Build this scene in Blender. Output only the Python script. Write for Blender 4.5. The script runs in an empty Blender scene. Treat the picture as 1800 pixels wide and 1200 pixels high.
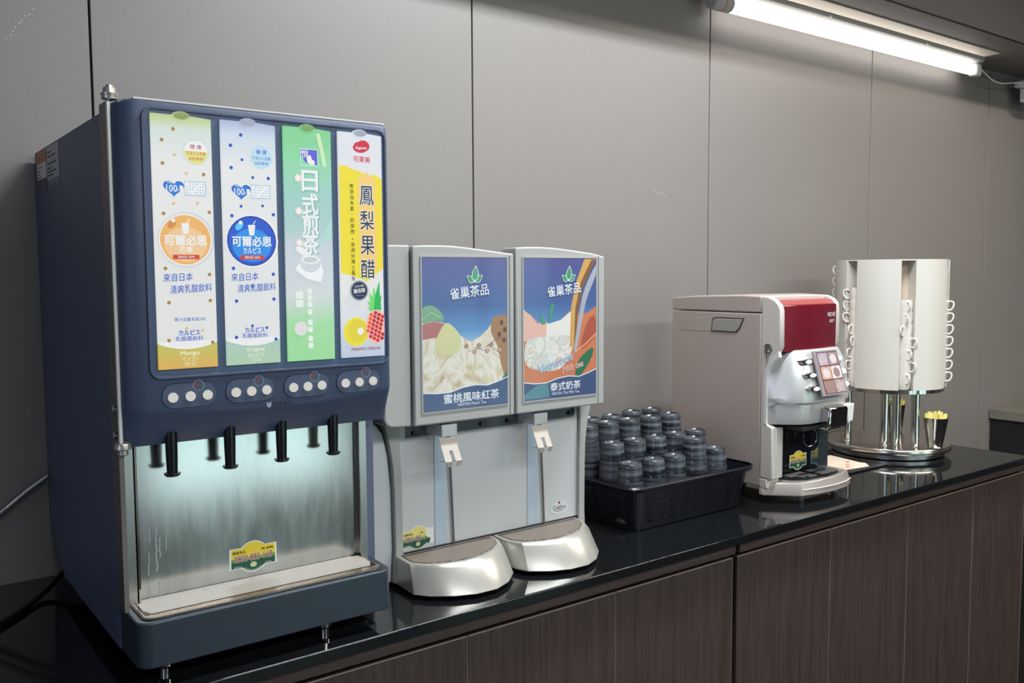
import bpy, bmesh, math, random
from math import sin, cos, pi, radians
from mathutils import Vector, Matrix
random.seed(7)
SC = bpy.context.scene
COL = SC.collection
# ---------------------------------------------------------------- frame
# measured coordinates: X along the wall, d = distance from the camera plane towards the wall, z above the worktop
DW = 1.864          # wall
CH = 0.90           # worktop height above floor
def W(X, d, z): return Vector((X, d - DW, z + CH))

def lin(c):
    out = []
    for v in c[:3]:
        v /= 255.0
        out.append(v / 12.92 if v <= 0.04045 else ((v + 0.055) / 1.055) ** 2.4)
    return (*out, 1.0)

# ---------------------------------------------------------------- camera
yaw, pitch, roll, FL = 0.9272918, 0.0743796, -0.0056884, 1583.447
f = Vector((cos(yaw) * cos(pitch), sin(yaw) * cos(pitch), -sin(pitch)))
r = Vector((sin(yaw), -cos(yaw), 0)); u = r.cross(f)
r2 = r * cos(roll) + u * sin(roll); u2 = -r * sin(roll) + u * cos(roll)
cam = bpy.data.cameras.new('camera'); cam.sensor_width = 36; cam.lens = FL / 1800 * 36
cam.clip_start = 0.05
co = bpy.data.objects.new('camera', cam); COL.objects.link(co)
M = Matrix((( r2.x, u2.x, -f.x), (r2.y, u2.y, -f.y), (r2.z, u2.z, -f.z))).to_4x4()
M.translation = W(0, 0, 0.565)
co.matrix_world = M
SC.camera = co
# ---------------------------------------------------------------- view / world / lights
SC.view_settings.view_transform = 'Standard'; SC.view_settings.look = 'None'
SC.view_settings.gamma = 1; SC.view_settings.use_curve_mapping = False
SC.view_settings.exposure = 0.0
wd = bpy.data.worlds.new('world'); SC.world = wd; wd.use_nodes = True
wd.node_tree.nodes['Background'].inputs[0].default_value = (0.5, 0.55, 0.6, 1)
wd.node_tree.nodes['Background'].inputs[1].default_value = 0.3
def area(name, loc, sx, sy, power, col, rot=(0, 0, 0)):
    l = bpy.data.lights.new(name, 'AREA'); l.shape = 'RECTANGLE'; l.size = sx; l.size_y = sy
    l.energy = power; l.color = col
    o = bpy.data.objects.new(name, l); COL.objects.link(o); o.location = loc; o.rotation_euler = rot
    return o
ZC = 1.85            # room ceiling above worktop
area('ceiling_lamp', W(1.55, 0.95, ZC - .04), 1.3, .12, 50, (0.93, 0.97, 1.0))
area('ceiling_lamp', W(3.4, 0.80, ZC - .04), 1.2, .12, 26, (1.0, 0.90, 0.80))
area('ceiling_lamp', W(0.9, -1.4, ZC - .04), 2.0, .5, 74, (0.90, 0.96, 1.0))
area('ceiling_lamp', W(3.4, -1.4, ZC - .04), 2.0, .5, 62, (1.0, 0.92, 0.84))

# ---------------------------------------------------------------- materials
MATS = {}
def mat(name, col, rough=.5, metal=0., bump=0., bscale=300, vary=0., vscale=40, emit=0., coat=0., spec=.5, stretch=None, alpha=None, trans=0., ecol=None, rough_var=0.):
    if name in MATS: return MATS[name]
    m = bpy.data.materials.new(name); m.use_nodes = True; nt = m.node_tree
    b = nt.nodes['Principled BSDF']; c = lin(col)
    b.inputs['Base Color'].default_value = c; b.inputs['Roughness'].default_value = rough
    b.inputs['Metallic'].default_value = metal; b.inputs['Specular IOR Level'].default_value = spec
    if coat: b.inputs['Coat Weight'].default_value = coat; b.inputs['Coat Roughness'].default_value = .05
    if trans: b.inputs['Transmission Weight'].default_value = trans
    tc = mp = None
    if bump or vary or rough_var:
        tc = nt.nodes.new('ShaderNodeTexCoord'); mp = nt.nodes.new('ShaderNodeMapping')
        nt.links.new(tc.outputs['Object'], mp.inputs[0])
        if stretch: mp.inputs['Scale'].default_value = stretch
    if vary:
        n = nt.nodes.new('ShaderNodeTexNoise'); n.inputs['Scale'].default_value = vscale; n.inputs['Detail'].default_value = 6
        nt.links.new(mp.outputs[0], n.inputs[0])
        r_ = nt.nodes.new('ShaderNodeValToRGB'); r_.color_ramp.elements[0].position = .3; r_.color_ramp.elements[1].position = .7
        r_.color_ramp.elements[0].color = tuple(v * (1 - vary) for v in c[:3]) + (1,)
        r_.color_ramp.elements[1].color = tuple(min(1, v * (1 + vary)) for v in c[:3]) + (1,)
        nt.links.new(n.outputs[0], r_.inputs[0]); nt.links.new(r_.outputs[0], b.inputs['Base Color'])
    if rough_var:
        n = nt.nodes.new('ShaderNodeTexNoise'); n.inputs['Scale'].default_value = vscale
        nt.links.new(mp.outputs[0], n.inputs[0])
        mr = nt.nodes.new('ShaderNodeMapRange'); mr.inputs['To Min'].default_value = max(0, rough - rough_var); mr.inputs['To Max'].default_value = rough + rough_var
        nt.links.new(n.outputs[0], mr.inputs[0]); nt.links.new(mr.outputs[0], b.inputs['Roughness'])
    if bump:
        n = nt.nodes.new('ShaderNodeTexNoise'); n.inputs['Scale'].default_value = bscale; n.inputs['Detail'].default_value = 3
        nt.links.new(mp.outputs[0], n.inputs[0])
        bp = nt.nodes.new('ShaderNodeBump'); bp.inputs['Strength'].default_value = bump; bp.inputs['Distance'].default_value = .001
        nt.links.new(n.outputs[0], bp.inputs['Height']); nt.links.new(bp.outputs[0], b.inputs['Normal'])
    if emit:
        b.inputs['Base Color'].default_value = tuple(v * .18 for v in c[:3]) + (1,)
        b.inputs['Emission Color'].default_value = lin(ecol or col); b.inputs['Emission Strength'].default_value = emit
    MATS[name] = m
    return m

def ramp_mat(name, axis, stops, rough=.4, emit=0., noise=0., nscale=8, base=1., coat=0., colvar=None):
    """colour ramp along a Generated axis (printed gradient); noise perturbs it"""
    if name in MATS: return MATS[name]
    m = bpy.data.materials.new(name); m.use_nodes = True; nt = m.node_tree; b = nt.nodes['Principled BSDF']
    tc = nt.nodes.new('ShaderNodeTexCoord'); sp = nt.nodes.new('ShaderNodeSeparateXYZ')
    nt.links.new(tc.outputs['Generated'], sp.inputs[0])
    src = sp.outputs[axis]
    if noise:
        n = nt.nodes.new('ShaderNodeTexNoise'); n.inputs['Scale'].default_value = nscale; n.inputs['Detail'].default_value = 5
        nt.links.new(tc.outputs['Generated'], n.inputs[0])
        a = nt.nodes.new('ShaderNodeMath'); a.operation = 'MULTIPLY_ADD'; a.inputs[1].default_value = noise
        nt.links.new(n.outputs[0], a.inputs[0]); nt.links.new(src, a.inputs[2])
        s = nt.nodes.new('ShaderNodeMath'); s.operation = 'SUBTRACT'; s.inputs[1].default_value = noise * .5
        nt.links.new(a.outputs[0], s.inputs[0]); src = s.outputs[0]
    cr = nt.nodes.new('ShaderNodeValToRGB'); e = cr.color_ramp.elements
    while len(e) < len(stops): e.new(.5)
    for i, (p, c) in enumerate(stops): e[i].position = p; e[i].color = lin(c)
    nt.links.new(src, cr.inputs[0])
    if emit: b.inputs['Base Color'].default_value = (.1, .1, .1, 1)
    else: nt.links.new(cr.outputs[0], b.inputs['Base Color'])
    b.inputs['Roughness'].default_value = rough
    if coat: b.inputs['Coat Weight'].default_value = coat; b.inputs['Coat Roughness'].default_value = .06
    if emit:
        nt.links.new(cr.outputs[0], b.inputs['Emission Color']); b.inputs['Emission Strength'].default_value = emit
    MATS[name] = m
    return m

# ---------------------------------------------------------------- mesh builder
class MB:
    def __init__(s): s.v = []; s.f = []; s.m = []; s.mats = []
    def mi(s, m):
        if m not in s.mats: s.mats.append(m)
        return s.mats.index(m)
    def add(s, vs, fs, m):
        k = len(s.v); i = s.mi(m); s.v += [Vector(v) for v in vs]
        for f_ in fs: s.f.append(tuple(a + k for a in f_)); s.m.append(i)
        return s
    def box(s, X0, X1, d0, d1, z0, z1, m):
        vs = [W(x, d, z) for x in (X0, X1) for d in (d0, d1) for z in (z0, z1)]
        return s.add(vs, [(0, 1, 3, 2), (4, 6, 7, 5), (0, 4, 5, 1), (2, 3, 7, 6), (0, 2, 6, 4), (1, 5, 7, 3)], m)
    def loft(s, rings, m, cap=True, closed=True):
        n = len(rings[0]); vs = [p for r_ in rings for p in r_]; fs = []
        for i in range(len(rings) - 1):
            for j in range(n if closed else n - 1):
                a = i * n + j; b = i * n + (j + 1) % n
                fs.append((a, b, b + n, a + n))
        if cap: fs.append(tuple(range(n))[::-1]); fs.append(tuple(range((len(rings) - 1) * n, len(rings) * n)))
        return s.add(vs, fs, m)
    def prism_x(s, prof, X0, X1, m):      # prof [(d,z)]
        return s.loft([[W(X0, d, z) for d, z in prof], [W(X1, d, z) for d, z in prof]], m)
    def prism_d(s, prof, d0, d1, m):      # prof [(X,z)]
        return s.loft([[W(x, d0, z) for x, z in prof], [W(x, d1, z) for x, z in prof]], m)
    def prism_z(s, prof, z0, z1, m):      # prof [(X,d)]
        return s.loft([[W(x, d, z0) for x, d in prof], [W(x, d, z1) for x, d in prof]], m)
    def lathe(s, prof, X, d, m, n=24, cap=True, axis=None, a0=0):   # prof [(r,z)] world z above worktop
        rings = [[W(X + r_ * cos(2 * pi * k / n), d + r_ * sin(2 * pi * k / n), z) for k in range(n)] for r_, z in prof]
        return s.loft(rings, m, cap)
    def disc_d(s, X, d0, d1, z, r_, m, n=24, r1=None):  # cylinder along d
        r1 = r_ if r1 is None else r1
        rg = [[W(X + q * cos(2 * pi * k / n), d, z + q * sin(2 * pi * k / n)) for k in range(n)] for d, q in ((d0, r_), (d1, r1))]
        return s.loft(rg, m)
    def tube(s, pts, r_, m, n=8, closed=False):
        pts = [Vector(p) for p in pts]; rings = []; L = len(pts)
        prev = None
        for i, p in enumerate(pts):
            if closed: t = pts[(i + 1) % L] - pts[i - 1]
            else: t = pts[min(i + 1, L - 1)] - pts[max(i - 1, 0)]
            t.normalize()
            if prev is None:
                a = Vector((0, 0, 1)) if abs(t.z) < .9 else Vector((1, 0, 0)); nrm = t.cross(a).normalized()
            else: nrm = (prev - t * prev.dot(t)).normalized()
            prev = nrm; bn = t.cross(nrm)
            rr = r_[i] if isinstance(r_, (list, tuple)) else r_
            rings.append([p + (nrm * cos(2 * pi * k / n) + bn * sin(2 * pi * k / n)) * rr for k in range(n)])
        if closed: rings.append(rings[0])
        return s.loft(rings, m, not closed)
    def build(s, name, parent=None, origin=None, bevel=0, seg=2, angle=35, smooth=True, label=None, kind=None):
        org = Vector(origin) if origin is not None else (parent_origin(parent) if parent else Vector((0, 0, 0)))
        me = bpy.data.meshes.new(name); me.from_pydata([v - org for v in s.v], [], s.f)
        for m in s.mats: me.materials.append(m)
        me.polygons.foreach_set('material_index', s.m)
        me.update()
        bm = bmesh.new(); bm.from_mesh(me); bmesh.ops.recalc_face_normals(bm, faces=bm.faces); bm.to_mesh(me); bm.free()
        if smooth:
            me.shade_smooth() if hasattr(me, 'shade_smooth') else None
            me.set_sharp_from_angle(angle=radians(angle))
        o = bpy.data.objects.new(name, me); COL.objects.link(o)
        if parent: o.parent = parent
        else: o.location = org
        if bevel:
            b = o.modifiers.new('bevel', 'BEVEL'); b.width = bevel; b.segments = seg; b.limit_method = 'ANGLE'; b.angle_limit = radians(40); b.harden_normals = False
        if label: o['label'] = label
        if kind: o['kind'] = kind
        return o
def parent_origin(p):
    v = Vector((0, 0, 0))
    while p is not None: v += p.location; p = p.parent
    return v
def thing(name, label, cat, loc, group=None):
    o = bpy.data.objects.new(name, None); COL.objects.link(o); o.location = loc; o.empty_display_size = .05
    o['label'] = label; o['category'] = cat
    if group: o['group'] = group
    return o
def tag(o, label, cat, group=None):
    o['label'] = label; o['category'] = cat
    if group: o['group'] = group
    return o
def rrect(x0, x1, y0, y1, r_, n=5):
    out = []
    for cx, cy, a in ((x1 - r_, y0 + r_, -90), (x1 - r_, y1 - r_, 0), (x0 + r_, y1 - r_, 90), (x0 + r_, y0 + r_, 180)):
        for k in range(n + 1):
            t = radians(a + 90 * k / n); out.append((cx + r_ * cos(t), cy + r_ * sin(t)))
    return out

# flat print: polygons and lettering laid on a plane
def textmesh(body, bold=0.0, shear=0.0):
    c = bpy.data.curves.new('lettering', 'FONT'); c.body = body; c.resolution_u = 2; c.offset = bold; c.shear = shear
    o = bpy.data.objects.new('lettering', c); COL.objects.link(o)
    bpy.context.view_layer.update()
    me = bpy.data.meshes.new_from_object(o.evaluated_get(bpy.context.evaluated_depsgraph_get()))
    vs = [v.co.copy() for v in me.vertices]; fs = [tuple(p.vertices) for p in me.polygons]
    bpy.data.objects.remove(o); bpy.data.curves.remove(c); bpy.data.meshes.remove(me)
    return vs, fs
class Art(MB):
    def __init__(s, fr, w0=.0003, step=.00003): super().__init__(); s.fr = fr; s.w = w0; s.step = step
    def poly(s, pts, m):
        s.w += s.step; return s.add([s.fr(a, b, s.w) for a, b in pts], [tuple(range(len(pts)))], m)
    def rect(s, a0, a1, b0, b1, m): return s.poly([(a0, b0), (a1, b0), (a1, b1), (a0, b1)], m)
    def ell(s, a, b, ra, rb, m, n=28, ang=0):
        c, q = cos(ang), sin(ang)
        return s.poly([(a + ra * cos(2 * pi * k / n) * c - rb * sin(2 * pi * k / n) * q, b + ra * cos(2 * pi * k / n) * q + rb * sin(2 * pi * k / n) * c) for k in range(n)], m)
    def ring(s, a, b, ra, rb, t, m, n=36):
        s.w += s.step; vs = []; fs = []
        for k in range(n):
            x, y = cos(2 * pi * k / n), sin(2 * pi * k / n)
            vs += [s.fr(a + ra * x, b + rb * y, s.w), s.fr(a + (ra - t) * x, b + (rb - t) * y, s.w)]
        for k in range(n):
            j = (k + 1) % n; fs.append((2 * k, 2 * j, 2 * j + 1, 2 * k + 1))
        return s.add(vs, fs, m)
    def dots(s, pts, ra, m, n=10, rb=None):
        s.w += s.step
        for a, b in pts: s.add([s.fr(a + ra * cos(2 * pi * k / n), b + (rb or ra) * sin(2 * pi * k / n), s.w) for k in range(n)], [tuple(range(n))], m)
    def band(s, pts, t, m):   # polyline stroke
        s.w += s.step; vs = []; fs = []
        for i, (a, b) in enumerate(pts):
            p, q = pts[max(0, i - 1)], pts[min(len(pts) - 1, i + 1)]
            L = math.hypot(q[0] - p[0], q[1] - p[1]) or 1; nx, ny = -(q[1] - p[1]) / L * t / 2, (q[0] - p[0]) / L * t / 2
            vs += [s.fr(a + nx, b + ny, s.w), s.fr(a - nx, b - ny, s.w)]
        for i in range(len(pts) - 1): fs.append((2 * i, 2 * i + 2, 2 * i + 3, 2 * i + 1))
        return s.add(vs, fs, m)
    def text(s, body, a, b, w, h, m, ang=0, bold=0., shear=0., outline=None, oth=.06, step=None):
        """lettering centred on (a,b), stretched to w x h"""
        cjk = ord(body[0]) > 0x2000 or (len(body) > 2 and ord(body[1]) > 0x2000)
        if (bold > .0 and cjk) or bold > .02:
            dl = bold * .5 * h; st0 = s.step; s.w += st0; s.step = .000004
            for ox, oy in ((0, 0), (dl, 0), (-dl, 0), (0, dl), (0, -dl), (dl * .7, dl * .7), (-dl * .7, dl * .7), (dl * .7, -dl * .7), (-dl * .7, -dl * .7)):
                s.text(body, a + ox, b + oy, w, h, m, ang, 0, shear)
            s.step = st0; return s
        if outline is not None: s.text(body, a, b, w * 1.0, h * 1.0, outline, ang, bold + oth, shear, fixed(s, body, bold, shear))
        s.w += s.step
        vs, fs = textmesh(body, bold, shear)
        if not vs: return s
        ref = TEXTREF.pop('r', None)
        if ref is None:
            x0, x1 = min(v.x for v in vs), max(v.x for v in vs); y0, y1 = min(v.y for v in vs), max(v.y for v in vs)
        else: x0, x1, y0, y1 = ref
        sx, sy = w / (x1 - x0), h / (y1 - y0); cx, cy = (x0 + x1) / 2, (y0 + y1) / 2
        c, q = cos(ang), sin(ang)
        out = []
        for v in vs:
            x, y = (v.x - cx) * sx, (v.y - cy) * sy
            out.append(s.fr(a + x * c - y * q, b + x * q + y * c, s.w))
        return s.add(out, fs, m)
TEXTREF = {}
def fixed(s, body, bold, shear):
    vs, _ = textmesh(body, bold, shear)
    TEXTREF['r'] = (min(v.x for v in vs), max(v.x for v in vs), min(v.y for v in vs), max(v.y for v in vs))
    return None
def soft(P, n=5):
    out = []; L = len(P)
    for i in range(L):
        p0, p1, p2, p3 = P[i - 1], P[i], P[(i + 1) % L], P[(i + 2) % L]
        for k in range(n):
            t = k / n; out.append(tuple(.5 * ((2 * b) + (c - a) * t + (2 * a - 5 * b + 4 * c - d) * t * t + (3 * b - a - 3 * c + d) * t ** 3) for a, b, c, d in zip(p0, p1, p2, p3)))
    return out
def front(d): return lambda a, b, w: W(a, d - w, b)

# ---------------------------------------------------------------- shared materials
m_wall = mat('wall_laminate', (132, 127, 123), .42, bump=.25, bscale=500, vary=.05, vscale=260)
m_dark = mat('dark_gap', (14, 14, 16), .8)
m_ceil = mat('ceiling_grey', (122, 116, 112), .6, vary=.05, vscale=200)
m_granite = mat('black_granite', (20, 22, 24), .06, vary=.55, vscale=420, rough_var=.02, spec=.62)
m_edge = mat('granite_edge', (40, 42, 45), .25, vary=.3, vscale=420)
m_wood = mat('dark_walnut', (64, 51, 47), .5, vary=.30, vscale=7, stretch=(22, 22, .7), bump=.1, bscale=60)
m_woodrail = mat('dark_walnut_rail', (62, 50, 46), .5, vary=.35, vscale=7, stretch=(.7, 22, 22))
m_edging = mat('door_edging', (150, 135, 125), .4)
m_steel = mat('brushed_steel', (190, 190, 188), .24, metal=1., bump=.08, bscale=60, stretch=(40, 40, 1))
m_splash = mat('splash_steel', (200, 202, 200), .16, metal=1., vary=.10, vscale=14, stretch=(6, 6, 1), rough_var=.04)
m_chrome = mat('polished_steel', (205, 203, 200), .07, metal=1.)
m_navy = mat('navy_plastic', (68, 80, 106), .42, bump=.35, bscale=700)
m_navydk = mat('navy_steel_side', (86, 94, 116), .45, bump=.15, bscale=500)
m_bay = mat('bay_glow_blue', (76, 94, 128), .35)  # lighter navy, the cards' backlight glow put into the colour
m_basedk = mat('base_slate', (46, 56, 66), .4, bump=.2, bscale=600)
m_black = mat('black_plastic', (20, 21, 24), .25)
m_blackm = mat('matt_black', (24, 24, 26), .6)
m_white = mat('white_plastic', (232, 230, 226), .35)
m_grey = mat('dispenser_grey', (206, 207, 207), .45, metal=.0, bump=.12, bscale=900)
m_grey2 = mat('dispenser_frame_grey', (172, 172, 169), .42, metal=.0)
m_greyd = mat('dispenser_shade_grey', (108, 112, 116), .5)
m_tray = mat('tray_silver', (182, 180, 172), .3, metal=.45)
m_slat = mat('slat_steel', (236, 228, 216), .35, metal=.25)
m_taupe = mat('taupe_panel', (190, 176, 168), .4, metal=.3, bump=.15, bscale=900)
m_champ = mat('champagne_panel', (216, 208, 200), .35, metal=.2)
m_silver = mat('silver_plastic', (208, 207, 205), .3, metal=.35)
m_red = mat('burgundy_gloss', (104, 24, 38), .12, coat=.8)
m_redtop = mat('red_top', (150, 58, 58), .3)
m_drum = mat('cream_acrylic', (216, 212, 202), .3)
m_cupw = mat('white_porcelain', (236, 230, 220), .2)
m_ink = mat('ink_black', (25, 25, 25), .6)

# ================================================================= ROOM
PW = .8727586; S0 = .4082310
ZCE = 1.403
wall = MB().box(-3.2, 7.2, DW + .012, DW + .10, -CH, ZC, m_dark).build('wall_back', smooth=False); wall['kind'] = 'structure'
def panels():
    first = None
    for k in range(-4, 8):
        x0 = S0 + k * PW
        if first is None:
            first = MB().box(x0 + .0022, x0 + PW - .0022, DW, DW + .013, -CH + .0, ZCE, m_wall).build('panel', wall, bevel=.0008, seg=1)
            base = x0
        else:
            o = first.copy(); COL.objects.link(o); o.parent = wall; o.location.x = x0 - base
panels()
def struct(o): o['kind'] = 'structure'; return o
A = Art(front(DW), .0003); ms = mat('scuff_white', (190, 186, 182), .7); random.seed(11)
A.dots([(.268 + .0055 * i + random.uniform(-.002, .002), .992 + .0072 * i + random.uniform(-.002, .002)) for i in range(9)], .0016, ms, 6)
A.dots([(1.912 + .010 * i, .806 - .002 * i + random.uniform(-.003, .003)) for i in range(6)], .0018, ms, 6)
sc_ = A.build('scuff_marks', wall, smooth=False); sc_['kind'] = 'stuff'
struct(MB().box(-3.2, 7.2, -2.6, DW, -CH - .1, -CH, mat('floor_tile', (30, 29, 28), .35, vary=.15, vscale=3)).build('floor'))
struct(MB().box(-3.2, 7.2, -2.6, 1.59, ZC, ZC + .1, mat('room_ceiling', (52, 52, 54), .8)).build('ceiling'))
sof = MB().box(-3.2, 7.2, 1.59, DW - .0, ZCE, ZC, m_ceil).build('trim_1'); sof['kind'] = 'structure'
sf_ = MB().box(-3.2, 7.2, 1.578, 1.5895, ZCE + .001, ZC, mat('fascia_charcoal', (48, 45, 43), .8)).build('trim_4'); sf_['kind'] = 'structure'
struct(MB().box(-3.3, -3.2, -2.6, DW, -CH, ZC, mat('side_wall', (120, 117, 114), .6)).build('wall_left'))
struct(MB().box(7.2, 7.3, -2.6, DW, -CH, ZC, MATS['side_wall']).build('wall_right'))
# far wall behind the viewer with the room's glazing
def pane_mat(name, strength):
    m = bpy.data.materials.new(name); m.use_nodes = True; nt = m.node_tree; b = nt.nodes['Principled BSDF']
    tc = nt.nodes.new('ShaderNodeTexCoord'); sp = nt.nodes.new('ShaderNodeSeparateXYZ'); nt.links.new(tc.outputs['Generated'], sp.inputs[0])
    n = nt.nodes.new('ShaderNodeTexNoise'); n.inputs['Scale'].default_value = 5; nt.links.new(tc.outputs['Generated'], n.inputs[0])
    a = nt.nodes.new('ShaderNodeMath'); a.operation = 'MULTIPLY_ADD'; a.inputs[1].default_value = .14
    nt.links.new(n.outputs[0], a.inputs[0]); nt.links.new(sp.outputs[2], a.inputs[2])
    cr = nt.nodes.new('ShaderNodeValToRGB'); e = cr.color_ramp.elements
    st = [(0, (196, 226, 224)), (.20, (205, 228, 232)), (.30, (150, 188, 180)), (.5, (120, 160, 150)), (.75, (170, 196, 200)), (1, (200, 218, 226))]
    while len(e) < len(st): e.new(.5)
    for i, (p, c) in enumerate(st): e[i].position = p; e[i].color = lin(c)
    nt.links.new(a.outputs[0], cr.inputs[0]); nt.links.new(cr.outputs[0], b.inputs['Emission Color'])
    b.inputs['Emission Strength'].default_value = strength; b.inputs['Base Color'].default_value = (.02, .02, .02, 1); b.inputs['Roughness'].default_value = .1
    return m
m_pane = pane_mat('daylight_glass', 2.7); m_pane2 = pane_mat('sunlit_glass', 3.2); DB = -2.6
wf = MB(); xs = [(-3.2, 1.32), (2.62, 3.05), (4.40, 7.2)]
for a, b in xs: wf.box(a, b, DB - .1, DB, -CH, ZC, MATS['side_wall'])
for a, b in ((1.32, 2.62), (3.05, 4.40)): wf.box(a, b, DB - .1, DB, 1.25, ZC, MATS['side_wall'])
struct(wf.build('wall_front'))
for i, (a, b) in enumerate(((1.32, 2.62), (3.05, 4.40))):
    wfl = MB().box(a, b, DB - .1, DB, -CH, -.74, MATS['side_wall']); struct(wfl.build('trim_%d' % (i + 2)))
    g = MB().box(a, b, DB - .08, DB - .06, -.74, 1.25, m_pane if i == 0 else m_pane2).build('window_%d' % (i + 1)); struct(g)
    fr_ = MB()
    for x in (a, b - .05, (a + b) / 2 - .02): fr_.box(x, x + (.05 if x != (a + b) / 2 - .02 else .04), DB - .06, DB - .01, -CH, 1.25, m_black)
    fr_.build('window_frame', g)

g = MB().box(-3.199, -3.18, -1.9, .3, -.1, 1.3, mat('blue_fill', (20, 20, 22), .1, emit=3.2, ecol=(186, 200, 228))).build('window_3'); struct(g)  # added glowing pane for bluish fill from the left, no known window
fr_ = MB()
for d_ in (-1.9, -.82, .25): fr_.box(-3.18, -3.14, d_, d_ + .05, -.1, 1.3, m_black)
fr_.build('window_frame', g)  # bars in front of the added fill pane
# ================================================================= WORKTOP AND CABINETS
DF = 1.229; XE = 2.905
top = MB(); top.box(-1.2, XE, DF, DW - .001, -.0185, 0, m_granite)
wt = top.build('worktop', origin=W(.8, 1.5, -.0185), bevel=.002, seg=2)
tag(wt, 'long polished black granite worktop carrying the drink machines', 'worktop')
seams = [.126, .482, .838, 1.186, 1.541, 1.898, 2.247, 2.599, 2.86]
def cabinet(x0, x1, doors, label):
    t = thing('base_cabinet', label, 'cabinet', W((x0 + x1) / 2, 1.5, -CH), 'walnut base cabinets under the black worktop')
    MB().box(x0, x1, 1.268, DW - .004, -CH + .08, -.0195, m_blackm).build('carcass', t)
    MB().box(x0, x1, 1.241, 1.267, -.042, -.0195, m_woodrail).build('rail', t, bevel=.001)
    MB().box(x0, x1, 1.30, DW - .004, -CH, -CH + .079, m_blackm).build('plinth', t)
    for a, b in doors:
        dmb = MB().box(a + .0008, b - .0008, 1.249, 1.266, -CH + .09, -.052, m_wood)
        dr = dmb.build('door', t)
        e = MB().box(a + .0008, b - .0008, 1.2484, 1.2492, -.0535, -.0515, m_edging)
        e.box(b - .0017, b - .0008, 1.2484, 1.2492, -CH + .09, -.0515, m_edging)
        e.build('edge_strip', dr)
    return t
cabinet(-.9, 1.534, [(-.585, -.23), (-.23, .126), (.126, .482), (.482, .838), (.838, 1.186), (1.186, 1.534)], 'dark walnut base cabinet below the juice machines, left of the wide black gap')
cabinet(1.548, 2.922, [(1.548, 1.898), (1.898, 2.247), (2.247, 2.599), (2.599, 2.922)], 'dark walnut base cabinet below the coffee machine, right of the wide black gap')
# lower counter beyond the gap
t = thing('side_counter', 'lower stone topped counter beyond the right end of the worktop', 'counter', W(4.8, 1.5, -CH))
MB().box(3.985, 6.2, 1.02, DW - .002, -.071, -.03, mat('grey_stone', (120, 118, 108), .3, vary=.2, vscale=150)).build('counter_top', t, bevel=.002)
MB().box(4.0, 6.18, 1.06, DW - .004, -CH, -.0715, m_blackm).build('carcass', t)
p = MB().box(3.95, 4.45, 1.62, 1.78, -.0295, -.027, m_white); p = MB().prism_z([(4.10, 1.735), (4.5, 1.76), (4.5, 1.70), (4.10, 1.675)], -.0295, -.022, m_white).build('tray', origin=W(4.3, 1.7, -.0295), bevel=.002)
tag(p, 'flat white tray lying on the lower stone counter at far right', 'tray')

# ================================================================= LIGHT BATTEN
t = thing('light_batten', 'white fluorescent batten with glowing tube under the ceiling above the cups', 'lamp', W(2.9, 1.80, ZCE))
m_batt = mat('batten_white', (176, 176, 172), .35)
MB().prism_x([(1.768, ZCE), (1.772, ZCE - .012), (1.784, ZCE - .020), (1.818, ZCE - .020), (1.830, ZCE - .010), (1.832, ZCE)], 2.10, 3.66, m_batt).build('channel', t, bevel=.0006)
for X in (2.62, 3.22): MB().box(X, X + .012, 1.766, 1.7705, ZCE - .013, ZCE - .004, m_batt).build('clip', t)
tz = 1.3585; td = 1.803
m_tube = mat('tube_glow', (255, 255, 255), .3, emit=4.0, ecol=(255, 250, 244))
def cyl_x(X0, X1, d, z, r_, m, n=24, mb=None, rr=None):
    mb = mb or MB(); mb.loft([[W(X, d + q * cos(2 * pi * k / n), z + q * sin(2 * pi * k / n)) for k in range(n)] for X, q in (rr or ((X0, r_), (X1, r_)))], m); return mb
cyl_x(2.17, 3.635, td, tz, .0215, m_tube, rr=((2.17, .0215), (3.60, .0215), (3.622, .019), (3.633, .010))).build('tube', t)
cyl_x(2.085, 2.165, td, tz, .024, m_batt).build('left_holder', t, bevel=.002)
cyl_x(2.127, 2.131, td, tz, .0245, mat('orange_ring', (190, 120, 90), .5)).build('ring', t)
MB().box(2.10, 2.15, 1.785, 1.820, 1.375, 1.386, m_batt).build('left_post', t)
MB().box(3.628, 3.668, td - .019, td + .019, tz - .024, ZCE - .019, m_white).build('right_holder', t, bevel=.008, seg=3)
o = MB().box(.9, 3.62, 1.696, 1.757, ZCE - .004, ZCE - .0005, mat('lit_strip_cream', (226, 214, 196), .5)).build('ceiling_strip', origin=W(2.2, 1.72, ZCE)); tag(o, 'narrow cream board standing in for the lit ceiling strip beside the tube', 'strip')  # added board; the tube's lit strip on the ceiling put into its colour
o = MB().prism_x([(1.768, ZCE), (1.772, ZCE - .012), (1.784, ZCE - .020), (1.818, ZCE - .020), (1.830, ZCE - .010), (1.832, ZCE)], .1, 1.62, m_batt)
cab = [W(3.662, 1.80, 1.378), W(3.72, 1.80, 1.357), W(3.79, 1.80, 1.337), W(3.87, 1.80, 1.334), W(3.95, 1.795, 1.345), W(4.03, 1.79, 1.352)]
def smooth_path(P, n=6):
    out = []
    for i in range(len(P) - 1):
        p0, p1, p2, p3 = P[max(i - 1, 0)], P[i], P[i + 1], P[min(i + 2, len(P) - 1)]
        for k in range(n):
            t_ = k / n; out.append(.5 * ((2 * p1) + (p2 - p0) * t_ + (2 * p0 - 5 * p1 + 4 * p2 - p3) * t_ ** 2 + (3 * p1 - p0 - 3 * p2 + p3) * t_ ** 3))
    out.append(P[-1]); return out
MB().tube(smooth_path(cab), .0028, m_white).build('cord', t)
t2 = thing('plug_adapter', 'white plug adapter under the ceiling at the top right corner', 'plug', W(4.08, 1.79, 1.34))
MB().box(4.02, 4.20, 1.76, 1.82, 1.338, 1.362, m_white).build('casing', t2, bevel=.004)
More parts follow.
